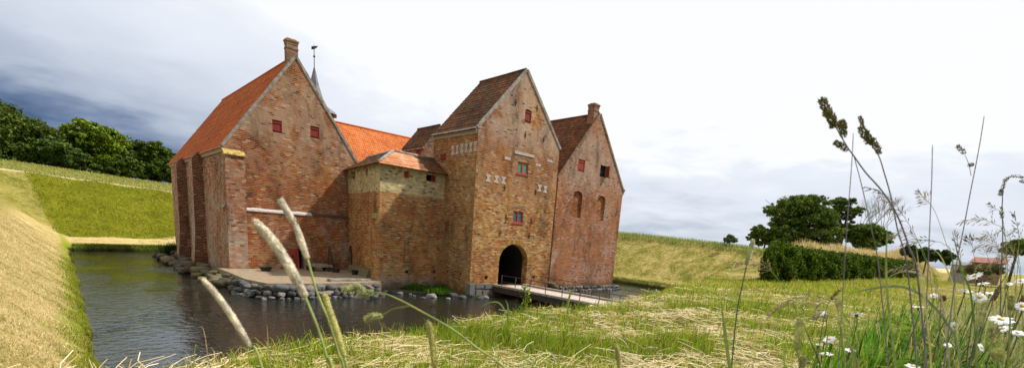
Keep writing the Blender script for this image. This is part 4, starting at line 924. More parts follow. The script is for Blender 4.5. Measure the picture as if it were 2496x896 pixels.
bm = bmesh.new(); prism(bm, [(20.2, 6.95, 3.4), (48.5, 6.95, 3.4), (48.5, 7.6, 3.4), (21.6, 7.6, 3.4)], (0, 0, 1.05)); ob('stems', bm, plain('hedge_inside', (.03, .04, .012), .95, .5, 8), root)

# ------------------------------------------------------------------ grasses as ground cover
GRN = [(.16, .28, .008), (.24, .37, .012), (.34, .45, .02), (.09, .16, .008), (.42, .46, .035)]
STR = [(.56, .40, .12), (.45, .36, .09), (.70, .55, .24), (.42, .40, .06)]
def vnoise(x, y, s_, o=0):
    return (np.sin(x*s_+1.3+o)*np.cos(y*s_*1.1-.7+o)+.6*np.sin(x*s_*2.3+y*s_*1.9+o*2)+.4*np.sin(x*s_*4.1-y*s_*4.7+o*3))/2
def scatter(n, th0, th1, r0, r1, pw=1.0):
    th = np.radians(RNG.uniform(th0, th1, n)); u = RNG.random(n); r = np.exp(np.log(r0)+(np.log(r1)-np.log(r0))*u**pw); return r*np.sin(th), r*np.cos(th), r
# short meadow near the lens
x, y, r = scatter(230000, -12, 100, 1.1, 24)
th = np.degrees(np.arctan2(x, y)); keep = r < np.interp(th, TH, RC)+1.2; x, y, r = x[keep], y[keep], r[keep]
nv = (vnoise(x, y, 1.3)+.6*vnoise(x, y, 4.1, 2))*1.15
dens = np.clip(.62+.55*nv+np.clip((r-5)/8, 0, .35)+np.exp(-((r-np.interp(np.degrees(np.arctan2(x, y)), TH, RC))/.8)**2)*.5, .1, 1)
keep = RNG.random(len(x)) < dens; x, y, r, nv = x[keep], y[keep], r[keep], nv[keep]
n = len(x); z = ground(x, y)
isstr = RNG.random(n) < np.clip(.30-.6*nv, .04, .8)
cl = np.where(isstr[:, None], mixcol(STR, n), mixcol(GRN, n, .2))
H = RNG.gamma(5, .017, n)*(1+.35*np.clip(nv, -1, 1)); H = np.clip(H, .02, .22)*np.where(r > 6, 1.15, 1.)
cl *= (1-.25*np.clip(nv, -.2, 1))[:, None]
blades('meadow_grass', np.stack([x, y, z-.005], 1), H, RNG.uniform(.0022, .0048, n)*(1+np.clip(r-3, 0, 20)*.16), RNG.uniform(0, 6.28, n)*.5+RNG.normal(2.6, .9, n), RNG.uniform(.15, .85, n), m_grass, cl)
tag(bpy.data.objects['meadow_grass'], 'short green and straw coloured meadow grass on the near bank', 'grass', kind='stuff')
# hay litter lying on it
x, y, r = scatter(30000, -10, 95, 1.1, 14)
th = np.degrees(np.arctan2(x, y)); nv = (vnoise(x, y, 1.3)+.6*vnoise(x, y, 4.1, 2))*1.15
keep = (r < np.interp(th, TH, RC)+.1) & (RNG.random(len(x)) < np.clip(.42-.95*nv, .04, 1)); x, y, r = x[keep], y[keep], r[keep]; n = len(x)
L = RNG.gamma(3, .035, n)+.03; a = RNG.normal(.35, .75, n)+np.where(RNG.random(n) < .3, 1.2, 0); z = ground(x, y)+RNG.uniform(.004, .035, n)+np.where(RNG.random(n) < .3, .03, 0)
d = np.stack([np.cos(a), np.sin(a), RNG.normal(0, .13, n)], 1); A = np.stack([x, y, z], 1); B = A+d*L[:, None]; bend = RNG.normal(0, .12, n)*L
sd_ = np.stack([-np.sin(a), np.cos(a), 0*a], 1); Mm = (A+B)/2+sd_*bend[:, None]+np.array([0, 0, .006]); W = (RNG.uniform(.0009, .0019, n)*(1+np.clip(r-3, 0, 12)*.22))[:, None]
up_ = np.array([0, 0, 1.])
V = np.stack([A-sd_*W, A+sd_*W, A+up_*W*1.6, Mm-sd_*W, Mm+sd_*W, Mm+up_*W*1.6, B-sd_*W, B+sd_*W, B+up_*W*1.6], 1)
o = npmesh('cut_hay', V, 9, [(0, 3, 5, 2), (2, 5, 4, 1), (3, 6, 8, 5), (5, 8, 7, 4)], m_hay, None, mixcol([(.70, .58, .33), (.62, .48, .24), (.78, .68, .45), (.5, .36, .17)], n, .1)); tag(o, 'dry cut hay stalks lying on the near bank', 'hay', kind='stuff')
# dense tall grass at the right
def tall(n, th0, th1, r0, r1, h0, h1, cols, name, label, wmul=1., lean=(.05, .6), pw=1., bias=None):
    x, y, r = scatter(n, th0, th1, r0, r1, pw)
    if bias is not None:
        k = RNG.random(len(x)) < bias(np.degrees(np.arctan2(x, y)), r); x, y, r = x[k], y[k], r[k]
    n = len(x)
    o = blades(name, np.stack([x, y, ground(x, y)-.01], 1), RNG.uniform(h0, h1, n)*RNG.uniform(.6, 1, n), RNG.uniform(.003, .0065, n)*wmul*(1+np.clip(r-3, 0, 30)*.12), RNG.uniform(0, 6.28, n)*.5+RNG.normal(2.6, .8, n), RNG.uniform(*lean, n), m_grass, mixcol(cols, n, .2))
    return tag(o, label, 'grass', kind='stuff')
G2 = [(.06, .19, .010), (.09, .25, .015), (.15, .31, .02), (.035, .11, .008)]
bz = lambda th, r: np.clip((th-(80.5-7*np.exp(-(r-1)/1.0)))/4, 0, 1)
tall(80000, 74, 97, 1.0, 4.5, .26, .62, G2+[(.30, .30, .06)], 'tall_grass', 'dense tall green grass among the daisies at the right', 1.35, bias=bz)
x, y, r = scatter(16000, 78, 96, 1.05, 3.2)
k = RNG.random(len(x)) < np.clip((np.degrees(np.arctan2(x, y))-80)/5, 0, 1); x, y = x[k], y[k]
P = np.stack([x, y, ground(x, y)+RNG.random(len(x))**.8*.46], 1)
tag(cards('undergrowth', P, RNG.uniform(.010, .030, len(P)), m_grass, mixcol([(.06, .15, .01), (.10, .20, .015), (.17, .26, .03), (.30, .28, .08)], len(P), .25), None, .6, .28), 'tangle of small leaves between the tall grass and daisies', 'weeds', kind='stuff')
tall(22000, 80, 96, 1.5, 6, .45, .74, [(.42, .38, .16), (.5, .42, .22), (.22, .30, .07), (.55, .46, .28)], 'seed_grass', 'tall straw coloured seeding grass at the right', .7, (.1, .55), bias=lambda th, r: np.clip((th-82.5)/4, .04, 1))
tall(9000, 80, 100, 4, 30, .35, .75, [(.45, .4, .18), (.35, .36, .12), (.2, .28, .06)], 'seed_grass', 'tall rough grass in front of the far hedge end', 1.1, (.1, .5), bias=lambda th, r: np.clip((th-86)/5, 0, 1))
# long grass at the hedge foot and in the hollow
def patch(n, fx, fy, h0, h1, cols, name, label, wd=.01, lean=(.1, .6), ang=None):
    x, y = fx(n), fy(n); x = np.asarray(x); y = np.asarray(y(x) if callable(y) else y)
    z = ground(x, y)
    k = z > .02; x, y, z = x[k], y[k], z[k]; n = len(x)
    a = RNG.uniform(0, 6.28, n) if ang is None else RNG.normal(ang, .6, n)
    o = blades(name, np.stack([x, y, z-.02], 1), RNG.uniform(h0, h1, n), RNG.uniform(.6, 1.4, n)*wd, a, RNG.uniform(*lean, n), m_grass, mixcol(cols, n, .2)); return tag(o, label, 'grass', kind='stuff')
U = lambda a, b: (lambda n: RNG.uniform(a, b, n))
patch(24000, U(30.5, 72), lambda n: (lambda x: 10.0+RNG.normal(0, 1.2, len(x))), .15, .8, [(.56, .42, .19), (.46, .36, .16), (.62, .5, .28), (.36, .32, .10)], 'dry_grass', 'tall golden dry grass on the bank behind the hedge', .02, (.2, .7), 2.6)
patch(16000, U(12, 50), lambda n: (lambda x: RNG.uniform(3.5, 6.7, len(x))), .06, .22, GRN+STR[:2], 'rough_grass', 'rough grass in front of the hedge', .014)
patch(14000, U(60.8, 66), lambda n: (lambda x: RNG.uniform(14, 62, len(x))), .25, .75, [(.18, .26, .05), (.25, .3, .08), (.4, .38, .14), (.12, .2, .03)], 'crest_grass', 'tall green grass along the right rampart crest', .035, (.1, .5), 2.6)
patch(16000, U(48.0, 62), lambda n: (lambda x: RNG.uniform(14, 60, len(x))), .05, .14, [(.55, .45, .2), (.3, .3, .08), (.2, .25, .05)], 'mown_grass', 'mown grass on the right rampart slope', .05, (.5, .9), 2.6)
patch(6000, U(47.9, 48.8), lambda n: (lambda x: RNG.uniform(14, 50, len(x))), .15, .35, [(.10, .15, .02), (.2, .25, .04)], 'bank_grass', 'green grass along the right water edge', .03, (.2, .8))
def band(n, d0, d1): return RNG.uniform(d0, d1, n)
n = 22000; y = 4+44*RNG.random(n)**1.5; x = .45-np.abs(RNG.normal(0, .28, n))*(1+.6*np.sin(y*1.7)+.5*np.sin(y*4.1)); z = ground(x, y); k = z > .03
blades('bank_grass', np.stack([x, y, z-.01], 1)[k], RNG.uniform(.06, .2, n)[k], (RNG.uniform(.006, .014, n)*(1+y*.02))[k], RNG.normal(0, 1., n)[k], RNG.uniform(.3, .8, n)[k], m_grass, mixcol([(.26, .31, .015), (.36, .39, .03), (.48, .42, .10), (.15, .20, .015)], n)[k]); tag(bpy.data.objects['bank_grass.001'] if 'bank_grass.001' in bpy.data.objects else bpy.data.objects['bank_grass'], 'green grass along the left water edge', 'grass', kind='stuff')
n = 120000; y = 3.5+56*RNG.random(n)**1.7; x = .2-(RNG.random(n)**.8)*(.8+y*.085); z = ground(x, y)
blades('mown_grass', np.stack([x, y, z-.01], 1), RNG.uniform(.04, .13, n), RNG.uniform(.004, .010, n)*(1+y*.025), RNG.uniform(0, 6.3, n), RNG.uniform(.6, .96, n), m_hay, np.where((RNG.random(n) < np.clip(.30+.5*vnoise(x*2+5, y, 1.1), .05, .9))[:, None], mixcol([(.30, .30, .05), (.40, .37, .09), (.22, .24, .04)], n, .14), mixcol([(.66, .50, .24), (.55, .41, .17), (.76, .60, .34)], n, .16))); tag(bpy.data.objects['mown_grass.001'], 'mown straw coloured grass on the left rampart slope', 'grass', kind='stuff')
n = 9000; x = RNG.uniform(.6, 16, n); y = 61.9+.3*np.clip(x, -6, 9)+RNG.uniform(0, .9, n); z = ground(x, y); k = z > .05
o = blades('bank_grass', np.stack([x, y, z-.02], 1)[k], RNG.uniform(.15, .4, n)[k], RNG.uniform(.02, .05, n)[k], RNG.uniform(0, 6.3, n)[k], RNG.uniform(.2, .8, n)[k], m_grass, mixcol([(.10, .15, .02), (.2, .24, .03), (.3, .32, .06)], n)[k]); tag(o, 'green grass along the far water edge', 'grass', kind='stuff')
n = 14000; x = RNG.uniform(-9, 24, n); y = 75+.3*np.clip(x, -6, 9)+RNG.uniform(0, 11, n); z = ground(x, y); k = x+.32*z > -.3
o = blades('slope_grass', np.stack([x, y, z-.03], 1)[k], RNG.uniform(.12, .3, n)[k], RNG.uniform(.05, .1, n)[k], RNG.normal(2.6, 1, n)[k], RNG.uniform(.3, .8, n)[k], m_grass, mixcol([(.12, .145, .008), (.17, .19, .01), (.22, .225, .015), (.36, .32, .08)], n)[k]); tag(o, 'unmown green grass on the far rampart slope', 'grass', kind='stuff')
n = 12000; x = RNG.uniform(-12, 26, n); y = 87.4+.3*np.clip(x, -6, 9)+RNG.uniform(0, 9, n); z = ground(x, y)
o = blades('rough_grass', np.stack([x, y, z-.03], 1), RNG.uniform(.15, .5, n), RNG.uniform(.04, .08, n), RNG.normal(2.6, 1, n), RNG.uniform(.3, .8, n), m_grass, mixcol([(.40, .36, .12), (.22, .25, .04), (.30, .31, .07)], n)); tag(o, 'rough pale grass on top of the far rampart', 'grass', kind='stuff')
# water side weeds at the curtain foot and on the terrace stones
def clump(label, pts, h, cols, n=700):
    P = []
    for px, py, z_, r_ in pts:
        c_ = hit(px, py, 2, z_); q = RNG.normal(0, 1, (n, 3))*np.array([r_, r_*.6, .02]); P.append(q+np.array(c_))
    P = np.concatenate(P); m = len(P); P[:, 2] = np.array([p[2] for p in P])
    o = blades('weed_clump', P, RNG.uniform(h*.5, h, m), RNG.uniform(.02, .04, m), RNG.uniform(0, 6.3, m), RNG.uniform(.1, .8, m), m_grass, mixcol(cols, m, .2)); return tag(o, label, 'weeds')
wc = [(.05, .12, .01), (.08, .17, .015), (.12, .22, .02)]
clump('lush green weeds at the waterline under the curtain wall corner with the gatehouse', [(1040, 708, .1, .5), (1010, 704, .15, .4), (1070, 715, .1, .45), (1080, 705, .1, .4)], .6, wc)
clump('round bright green weed growing from the terrace stones', [(793, 690, .45, .22)], .3, [(.10, .22, .01), (.16, .28, .02)], 500)
clump('dark green weed on the terrace stones near the curtain corner', [(843, 688, .5, .25), (838, 680, .6, .2)], .3, wc, 400)
clump('dark green bush at the far water corner of the left wing', [(424, 622, .2, .5)], 1.6, [(.02, .06, .01), (.04, .09, .015)], 900)

# ------------------------------------------------------------------ single grasses and flowers near the lens
random.seed(21)
def rootpath(pts, depth, off=(0, 0)):
    """measured points (px, py[, depth]) down the stem, then on to the ground"""
    P = [at(p[0], p[1], p[2] if len(p) > 2 else depth) for p in pts]
    l = P[-1]; d = (P[-1]-P[-2]).normalized(); h = max(l.z-gz(l.x, l.y), 0)
    if h > .02:
        k = min(.35*h, .1)/max(.3, hypot(d.x, d.y)); bx_, by_ = l.x+d.x*k+off[0], l.y+d.y*k+off[1]; g = Vector((bx_, by_, gz(bx_, by_)-.01))
        P += [l.lerp(g, .35)+Vector((d.x, d.y, 0))*k*.2, l.lerp(g, .7)+Vector((d.x, d.y, 0))*k*.15, g]
    return P
def stem(parent, P, r0, r1, mat, name='stem'):
    S = spline(P, 6); bm = bmesh.new(); n = len(S); tube(bm, S, [r0+(r1-r0)*i/(n-1) for i in range(n)], 6); return ob(name, bm, mat, parent, True)
def seedlet(bm, c, d, L, w_):
    d = Vector(d).normalized(); s_ = d.cross(Vector((random.uniform(-1, 1), random.uniform(-1, 1), random.uniform(-1, 1)))).normalized(); t_ = d.cross(s_)
    a = bm.verts.new(c); e = bm.verts.new(c+d*L); m = c+d*L*.42
    r_ = [bm.verts.new(m+s_*w_), bm.verts.new(m+t_*w_*.7), bm.verts.new(m-s_*w_), bm.verts.new(m-t_*w_*.7)]
    for i in range(4): bm.faces.new((a, r_[i], r_[(i+1) % 4])); bm.faces.new((e, r_[(i+1) % 4], r_[i]))
def foxtail(label, head, stempts, depth, rad, mh, ms, group='foxtail grass heads close to the lens', sr=.0011, bris=900):
    H = spline([at(p[0], p[1], depth) for p in head], 8); SP = [at(head[-1][0], head[-1][1], depth)]
    P = rootpath([head[-1]]+stempts, depth); root = thing('foxtail_stalk', label, 'grass stalk', tuple(P[-1]), group)
    stem(root, P, sr, sr*1.3, ms)
    bm = bmesh.new(); n = len(H); prof = [rad*(.30+.70*min(1, sin(pi*min(1, (i/(n-1)*.9+.06)))**.45)) for i in range(n)]; prof[0] = rad*.25; prof[-1] = rad*.35
    tube(bm, H, [p*.8 for p in prof], 10)
    for _ in range(bris):
        k = random.uniform(0, n-1.01); i = int(k); c = H[i].lerp(H[i+1], k-i); ax = (H[i]-H[i+1]).normalized(); o_ = ax.orthogonal().normalized(); o_.rotate(Matrix.Rotation(random.uniform(0, 6.28), 3, ax))
        rr_ = prof[i]*.72; seedlet(bm, c+o_*rr_, ax*1.0+o_*random.uniform(.15, .42), rad*random.uniform(.5, .85), rad*.10)
    ob('seed_head', bm, mh, root, True); return root
foxtail('thick pale foxtail head leaning left in front of the water, lowest left of the stalks', [(495, 681), (525, 715), (560, 762), (590, 810), (610, 845)], [(640, 900)], .42, .0034, m_foxw, m_stem)
foxtail('thickest pale foxtail head crossing the left gable wall', [(623, 541), (655, 575), (690, 625), (722, 680), (745, 725)], [(775, 800), (800, 880), (815, 920)], .40, .0049, m_foxw, m_stem)
rr0 = foxtail('tall slim pale foxtail in two sections over the terrace doorway', [(720, 547), (733, 585), (750, 632)], [(772, 710), (800, 780), (825, 860), (845, 930)], .46, .0037, m_foxw, m_stem)
H2 = [at(686, 492, .46), at(700, 515, .46), at(718, 545, .46)]
bm = bmesh.new(); S = spline(H2, 6); tube(bm, S, [.0006+.0026*sin(pi*min(1, .12+i/len(S)*.8)) for i in range(len(S))], 8)
for _ in range(350):
    k = random.randrange(len(S)-1); c = S[k].lerp(S[k+1], random.random()); ax = (S[0]-S[-1]).normalized(); o_ = ax.orthogonal().normalized(); o_.rotate(Matrix.Rotation(random.uniform(0, 6.28), 3, ax)); seedlet(bm, c+o_*.002, ax+o_*.4, .004, .0005)
ob('seed_head_tip', bm, m_foxw, rr0, True)
foxtail('green foxtail head low beside the two pale ones', [(790, 714), (803, 755), (822, 810), (840, 870)], [(850, 930)], .45, .0036, m_foxg, m_stem)
foxtail('short green foxtail tip at the bottom edge below the bridge', [(1044, 783), (1052, 820), (1060, 896)], [(1064, 960)], .5, .0040, m_foxg, m_stem)
foxtail('small green foxtail tip at the bottom edge in the hay', [(1503, 842), (1507, 870), (1511, 905)], [(1514, 960)], .5, .0030, m_foxg, m_stem)
foxtail('slim upright foxtail in front of the hedge corner', [(1836, 586), (1828, 612), (1820, 645)], [(1808, 700), (1795, 770), (1783, 896)], 1.0, .0062, m_cock, m_dkstem, 'grasses standing in the meadow', .0013, 500)
def lumps(bm, path, rad, n):
    S = spline(path, 6); m = len(S); ax = (S[0]-S[-1]).normalized()
    for _ in range(n):
        k = random.uniform(0, m-1.01); i = int(k); c = S[i].lerp(S[i+1], k-i); t_ = k/(m-1); R_ = .72*rad*(.35+.65*sin(pi*min(1, .15+.75*t_)))
        o_ = ax.orthogonal().normalized(); o_.rotate(Matrix.Rotation(random.uniform(0, 6.28), 3, ax)); q = random.random()**.5
        seedlet(bm, c+o_*R_*q*.75, ax*random.uniform(.5, 1)+o_*random.uniform(.1, .7), rad*random.uniform(.4, .65), rad*.12)
def cocksfoot(label, heads, stempts, depth, mh, ms, group=None, sr=.0011, branches=(), n=220, name='cocksfoot_stalk'):
    P = rootpath(stempts, depth); root = thing(name, label, 'grass stalk', tuple(P[-1]), group); stem(root, P, sr*.7, sr*1.3, ms)
    for path, rad in heads:
        bm = bmesh.new(); lumps(bm, [at(p[0], p[1], depth) for p in path], rad, n); ob('seed_head', bm, mh, root)
    for br in branches: stem(root, [at(p[0], p[1], depth) for p in br], sr*.6, sr*.7, ms, 'branch')
    return root
K = 1/1171.35
cocksfoot('pale green cocksfoot stalk arching left over the water with plump seed heads', [([(838, 706), (855, 703), (872, 700)], 13*.5*K), ([(866, 694), (880, 703), (893, 712)], 12*.5*K), ([(876, 716), (893, 715), (913, 712)], 15*.5*K), ([(892, 778), (912, 770), (934, 768)], 14*.5*K)],
    [(913, 712), (940, 716), (980, 733), (1030, 760), (1100, 800), (1160, 845), (1235, 900), (1260, 960)], .5, m_cock, m_stem, 'cocksfoot grass heads', .0012, [[(934, 766), (960, 752), (1003, 744)]], 260)
cocksfoot('tallest dark cocksfoot head against the white sky, left one of the tall pair', [([(2003, 243), (2015, 268), (2026, 290)], 11*.62*K*1.4), ([(2014, 275), (2028, 292), (2036, 312)], 13*.62*K*1.3), ([(2050, 296), (2054, 315), (2060, 337)], 11*.62*K*1.3), ([(2035, 347), (2050, 355), (2068, 368)], 9*.62*K*1.2)],
    [(2032, 300), (2050, 332), (2068, 362), (2080, 378), (2110, 420), (2149, 464), (2185, 520), (2215, 600), (2240, 700)], .62, m_cockd, m_purp, 'cocksfoot grass heads', .0010, [], 240)
cocksfoot('dark cocksfoot head against the sky, right one of the tall pair', [([(2095, 285), (2100, 295), (2104, 306)], 6*.66*K*1.2), ([(2099, 310), (2108, 330), (2118, 352)], 10*.66*K*1.3), ([(2112, 322), (2120, 340), (2126, 354)], 8*.66*K*1.3), ([(2126, 340), (2136, 358), (2146, 377)], 10*.66*K*1.2)],
    [(2104, 306), (2120, 345), (2142, 380), (2155, 420), (2172, 480), (2188, 560), (2215, 680)], .66, m_cockd, m_purp, 'cocksfoot grass heads', .0009, [], 220)
def straight(label, pts, depth, mat=m_purp, sr=.00062, name='grass_stalk', group='bare stems against the sky'):
    P = rootpath(pts, depth); root = thing(name, label, 'grass stalk', tuple(P[-1]), group); stem(root, P, sr*.7, sr*1.2, mat); return root
straight('bare straight stem in front of the skyline trees', [(2080, 325), (2076, 400), (2064, 560), (2055, 700), (2050, 790)], .6)
straight('bare upright stem between the skyline trees and the seeding grasses', [(2273, 352), (2271, 440), (2266, 560), (2260, 700), (2256, 820)], .6)
straight('thin faint stem leaning right between the tall pair and the skyline trees', [(2082, 382), (2100, 450), (2120, 540), (2145, 680)], .66, sr=.0007)
rs = straight('long dark stem leaning right with two small seed tufts', [(2399, 283), (2390, 340), (2380, 395), (2366, 465), (2348, 560), (2332, 640), (2318, 760)], .8, m_purp, .0008)
for path, rad in (([(2335, 356), (2345, 366), (2354, 376)], 7*.8*K*1.3), ([(2363, 402), (2369, 401), (2374, 400)], 6*.8*K*1.2)):
    bm = bmesh.new(); lumps(bm, [at(*p, .8) for p in path], rad, 90); ob('seed_head', bm, m_cockd, rs)
stem(rs, [at(*p, .8) for p in ((2352, 377), (2362, 402), (2367, 428))], .0004, .0005, m_purp, 'branch')
def oat(label, pts, depth, mat=m_oat, mst=m_stem, frac=.6, n=40, L=.011, sr=.0008, group='seeding oat grasses', side=None):
    P = rootpath(pts, depth); root = thing('oat_stalk', label, 'grass stalk', tuple(P[-1]), group); S = stem(root, P, sr*.3, sr*.95, mst)
    T = spline([at(p[0], p[1], depth) for p in pts], 14); m = int(len(T)*frac); bm = bmesh.new(); nk = max(8, n//3)
    for q in range(nk):
        k = min(m-1, int((q+random.random()*.6)*m/nk)); t_ = (T[max(k-1, 0)]-T[k+1]).normalized(); sd = ray(1248, 600).cross(t_).normalized()*(1 if q % 2 else -1)
        spread = .35+.9*(k/m)
        for h_ in range(random.choice((1, 2, 2, 3))):
            e = (t_*1.0+sd*spread*random.uniform(.2, 1)+Vector((0, 0, -.35))+Vector((random.uniform(-.3, .3), random.uniform(-.3, .3), 0))).normalized()
            c = T[k]+e*L*random.uniform(.2, 1.3)*spread
            tube(bm, [T[k], c], .00022, 3); seedlet(bm, c, e, L*random.uniform(.7, 1.15), L*.10)
    ob('spikelets', bm, mat, root); return root
oat('reddish oat grass arching up left from the daisies, against the clouds', [(2117, 456), (2150, 470), (2178, 492), (2205, 530), (2232, 575), (2250, 620), (2270, 690)], .95, m_oatd, m_stem, .62, 70)
oat('second strand of seeding oat grass just below the reddish one', [(2168, 577), (2195, 567), (2218, 570), (2240, 592), (2262, 640), (2280, 700)], .95, m_oat, m_stem, .6, 55)
oat('small nodding oat grass tip between the two bare upright stems', [(2244, 470), (2256, 486), (2270, 500), (2285, 530), (2305, 590), (2325, 660)], 1.0, m_oat, m_stem, .38, 45)
oat('pale arched oat panicle lying over the meadow in front of the daisies', [(1882, 758), (1905, 742), (1940, 727), (1980, 724), (2020, 730), (2040, 740), (2062, 775), (2085, 820)], .85, m_oat, m_stem, .62, 110, .012)
oat('short second pale panicle under the arched one', [(1990, 768), (2010, 755), (2035, 742), (2055, 760), (2080, 830)], .85, m_oat, m_stem, .4, 40, .012)
oat('thin oat grass crossing the slim foxtail in front of the hedge', [(1789, 638), (1815, 636), (1845, 640), (1870, 652), (1890, 672), (1912, 705), (1940, 760)], .95, m_oat, m_stem, .6, 60, .010)
oat('horizontal oat grass pointing left below the long dark stem top', [(2340, 541), (2370, 535), (2400, 536), (2425, 546), (2445, 562), (2455, 640)], 1.05, m_oat, m_stem, .62, 60)
oat('grey green drooping oat grass over the hedge end', [(2168, 660), (2200, 650), (2235, 648), (2262, 660), (2285, 700)], 1.0, m_oat, m_stem, .65, 60)
oat('dark oat grass strand right of the long dark stem', [(2205, 592), (2240, 585), (2275, 588), (2300, 595), (2322, 640)], 1.0, m_cockd, m_stem, .6, 50)
oat('fine oat grass at the right edge leaning left', [(2412, 498), (2426, 508), (2440, 518), (2448, 560), (2452, 640)], .95, m_oatd, m_stem, .4, 26, .008)
oat('pale feathery oat grass at the right edge pointing down', [(2470, 520), (2478, 545), (2484, 575), (2482, 610), (2478, 680)], .95, m_oatd, m_stem, .6, 40, .009)
oat('olive oat grass low in front of the red roof', [(2385, 582), (2405, 588), (2425, 596), (2440, 615), (2448, 680)], 1.1, m_oat, m_stem, .6, 50)
oat('pale broken oat head in the daisies', [(2330, 570), (2337, 600), (2343, 640), (2350, 700)], 1.1, m_oat, m_stem, .7, 50)
oat('dark sedge like spikes right of centre of the seeding grasses', [(2362, 582), (2368, 595), (2372, 610), (2378, 680)], 1.0, m_cockd, m_stem, .45, 30)
oat('feathery tuft at the right edge above the daisies', [(2420, 640), (2440, 625), (2465, 620), (2480, 640), (2488, 700)], 1.0, m_oat, m_stem, .7, 90)
for i, (x_, y_, h_) in enumerate(((2395, 600, 60), (2415, 570, 60), (2452, 560, 80), (2432, 600, 60), (2468, 590, 70), (2484, 560, 70), (2378, 640, 60), (2345, 650, 60), (2405, 640, 50), (2458, 640, 60))):
    oat('fine seeding grass in the thicket at the right edge', [(x_-22, y_+8), (x_-8, y_), (x_+6, y_+12), (x_+16, y_+h_*.6), (x_+22, y_+h_*1.5)], random.uniform(1.05, 1.5), random.choice([m_oat, m_oatd, m_oat]), m_stem, .65, 45, .010, .0007, 'fine seeding grasses of the right thicket')
rs = cocksfoot('dark hooked cocksfoot arching out of the right edge', [([(2437, 474), (2440, 466), (2442, 460)], 6*K*1.3), ([(2444, 458), (2450, 440), (2458, 430)], 6*K*1.2), ([(2462, 430), (2480, 429), (2496, 433)], 5*K*1.2), ([(2488, 440), (2496, 442), (2504, 444)], 5*K*1.2), ([(2440, 505), (2442, 520), (2443, 533)], 5*K*1.3)],
    [(2520, 440), (2496, 432), (2460, 431), (2447, 450), (2443, 500), (2444, 580), (2440, 680), (2438, 760)], 1.0, m_cockd, m_purp, None, .0009, [], 110)
for lb, path, sp, dep, rad, mh in (('blurred green cocksfoot low in front of the hay', [(1950, 778), (1946, 815), (1944, 852)], [(1944, 852), (1950, 896), (1952, 960)], .5, 11, m_cock), ('second blurred green head just right of and below the first', [(1958, 868), (1958, 880), (1956, 896)], [(1956, 896), (1950, 960)], .5, 9, m_cock),
        ('upright green spike between the two daisies facing away', [(2040, 724), (2046, 752), (2050, 790)], [(2050, 790), (2056, 850), (2062, 930)], .55, 9, m_cock), ('blurred green head low left of the big daisy', [(2400, 735), (2390, 770), (2384, 796)], [(2384, 796), (2380, 860), (2378, 940)], .6, 10, m_cock),
        ('blurred grey green head at the bottom right corner', [(2425, 800), (2430, 850), (2435, 880)], [(2435, 880), (2440, 960)], .5, 16, m_cock), ('blurred green head right of the largest daisy', [(2463, 722), (2464, 740), (2463, 757)], [(2463, 757), (2458, 860)], .6, 9, m_cock)):
    cocksfoot(lb, [(path, rad*dep*K*1.25)], sp, dep, mh, m_stem, 'blurred green grass heads near the lens', .0012, [], 260)
for lb, path, sp in (('rusty brown seed head leaning right beside the twin daisies', [(2436, 700), (2428, 716), (2420, 734)], [(2420, 734), (2410, 765), (2390, 820)]), ('rusty brown seed head at the right edge', [(2496, 722), (2488, 738), (2480, 752)], [(2480, 752), (2470, 800)]), ('small rusty seed head below the paired daisies', [(2300, 723), (2298, 730), (2294, 735)], [(2294, 735), (2290, 800)])):
    cocksfoot(lb, [(path, 7*1.0*K*1.2)], sp, 1.0, m_sorrel, m_dkstem, 'rusty seed heads', .0010, [], 260, 'seed_stalk')
cocksfoot('dark brown seed spike above the left daisy', [([(2045, 708), (2034, 718), (2025, 730)], 6*.9*K*1.2)], [(2025, 730), (2015, 750), (2000, 820), (1990, 896)], .9, m_sorrel, m_dkstem, None, .0009, [], 150, 'seed_stalk')
# single leaf blades
def blade(label, pts, depth, wpx, mat=m_blade, group='single long leaf blades', name='grass_plant'):
    P = rootpath(pts, depth); S = spline(P, 6); bm = bmesh.new(); n = len(S); prev = None
    for i, p in enumerate(S):
        t_ = i/(n-1); w_ = wpx*depth*K*.5*min(1, .06+3.*t_)*(1 if t_ < .8 else 1-.3*(t_-.8)/.2)
        tg = (S[min(i+1, n-1)]-S[max(i-1, 0)]).normalized(); sd = tg.cross(ray(1248, 600)).normalized(); nr = sd.cross(tg)
        cur = [bm.verts.new(p-sd*w_), bm.verts.new(p+nr*w_*.35), bm.verts.new(p+sd*w_)]
        if prev:
            for k in range(2): bm.faces.new((prev[k], prev[k+1], cur[k+1], cur[k]))
        prev = cur
    o = ob(name, bm, mat, None, True); tag(o, label, 'grass blade', group)
blade('bright green blade upright in the meadow left of the slim foxtail', [(1757, 722), (1762, 770), (1770, 830), (1780, 900)], .9, 9, m_stem)
blade('thick green blade with forked base crossing the hedge', [(2163, 535), (2162, 575), (2160, 640), (2163, 720), (2172, 800), (2184, 900)], .6, 6, m_stem)
blade('long blue green blade arching over the meadow into the daisies', [(2052, 728), (2085, 712), (2130, 702), (2190, 697), (2235, 712), (2275, 745), (2310, 790), (2335, 850)], .9, 6, leafmat('bluegreen_blade', (.2, .27, .14)))
blade('dry curled blade looping above the arching blue green one', [(2152, 692), (2172, 672), (2200, 661), (2235, 664), (2262, 680), (2285, 708), (2300, 760)], .9, 5, m_oat)
blade('yellow blurred blade standing above the daisies', [(2232, 590), (2240, 650), (2252, 720), (2262, 800), (2270, 900)], .5, 5, m_foxg)
blade('broad green blurred blade rising from the bottom left of the daisies', [(2055, 800), (2068, 840), (2085, 900)], .5, 8, m_stem)
blade('light green blade curling left over the water below the bridge', [(1172, 748), (1188, 738), (1210, 735), (1224, 745), (1233, 765)], 4.6, 4, m_stem)
blade('tall green blade in front of the bridge deck', [(1408, 692), (1396, 706), (1388, 722), (1385, 745)], 6.0, 5, m_stem)
blade('small upright blade left of the bridge', [(1232, 728), (1238, 745), (1240, 765)], 5., 5, m_stem)
blade('thin dry blade bent over at the left end of the near bank', [(488, 798), (493, 796), (500, 820), (506, 862)], 1.9, 3, m_oat)
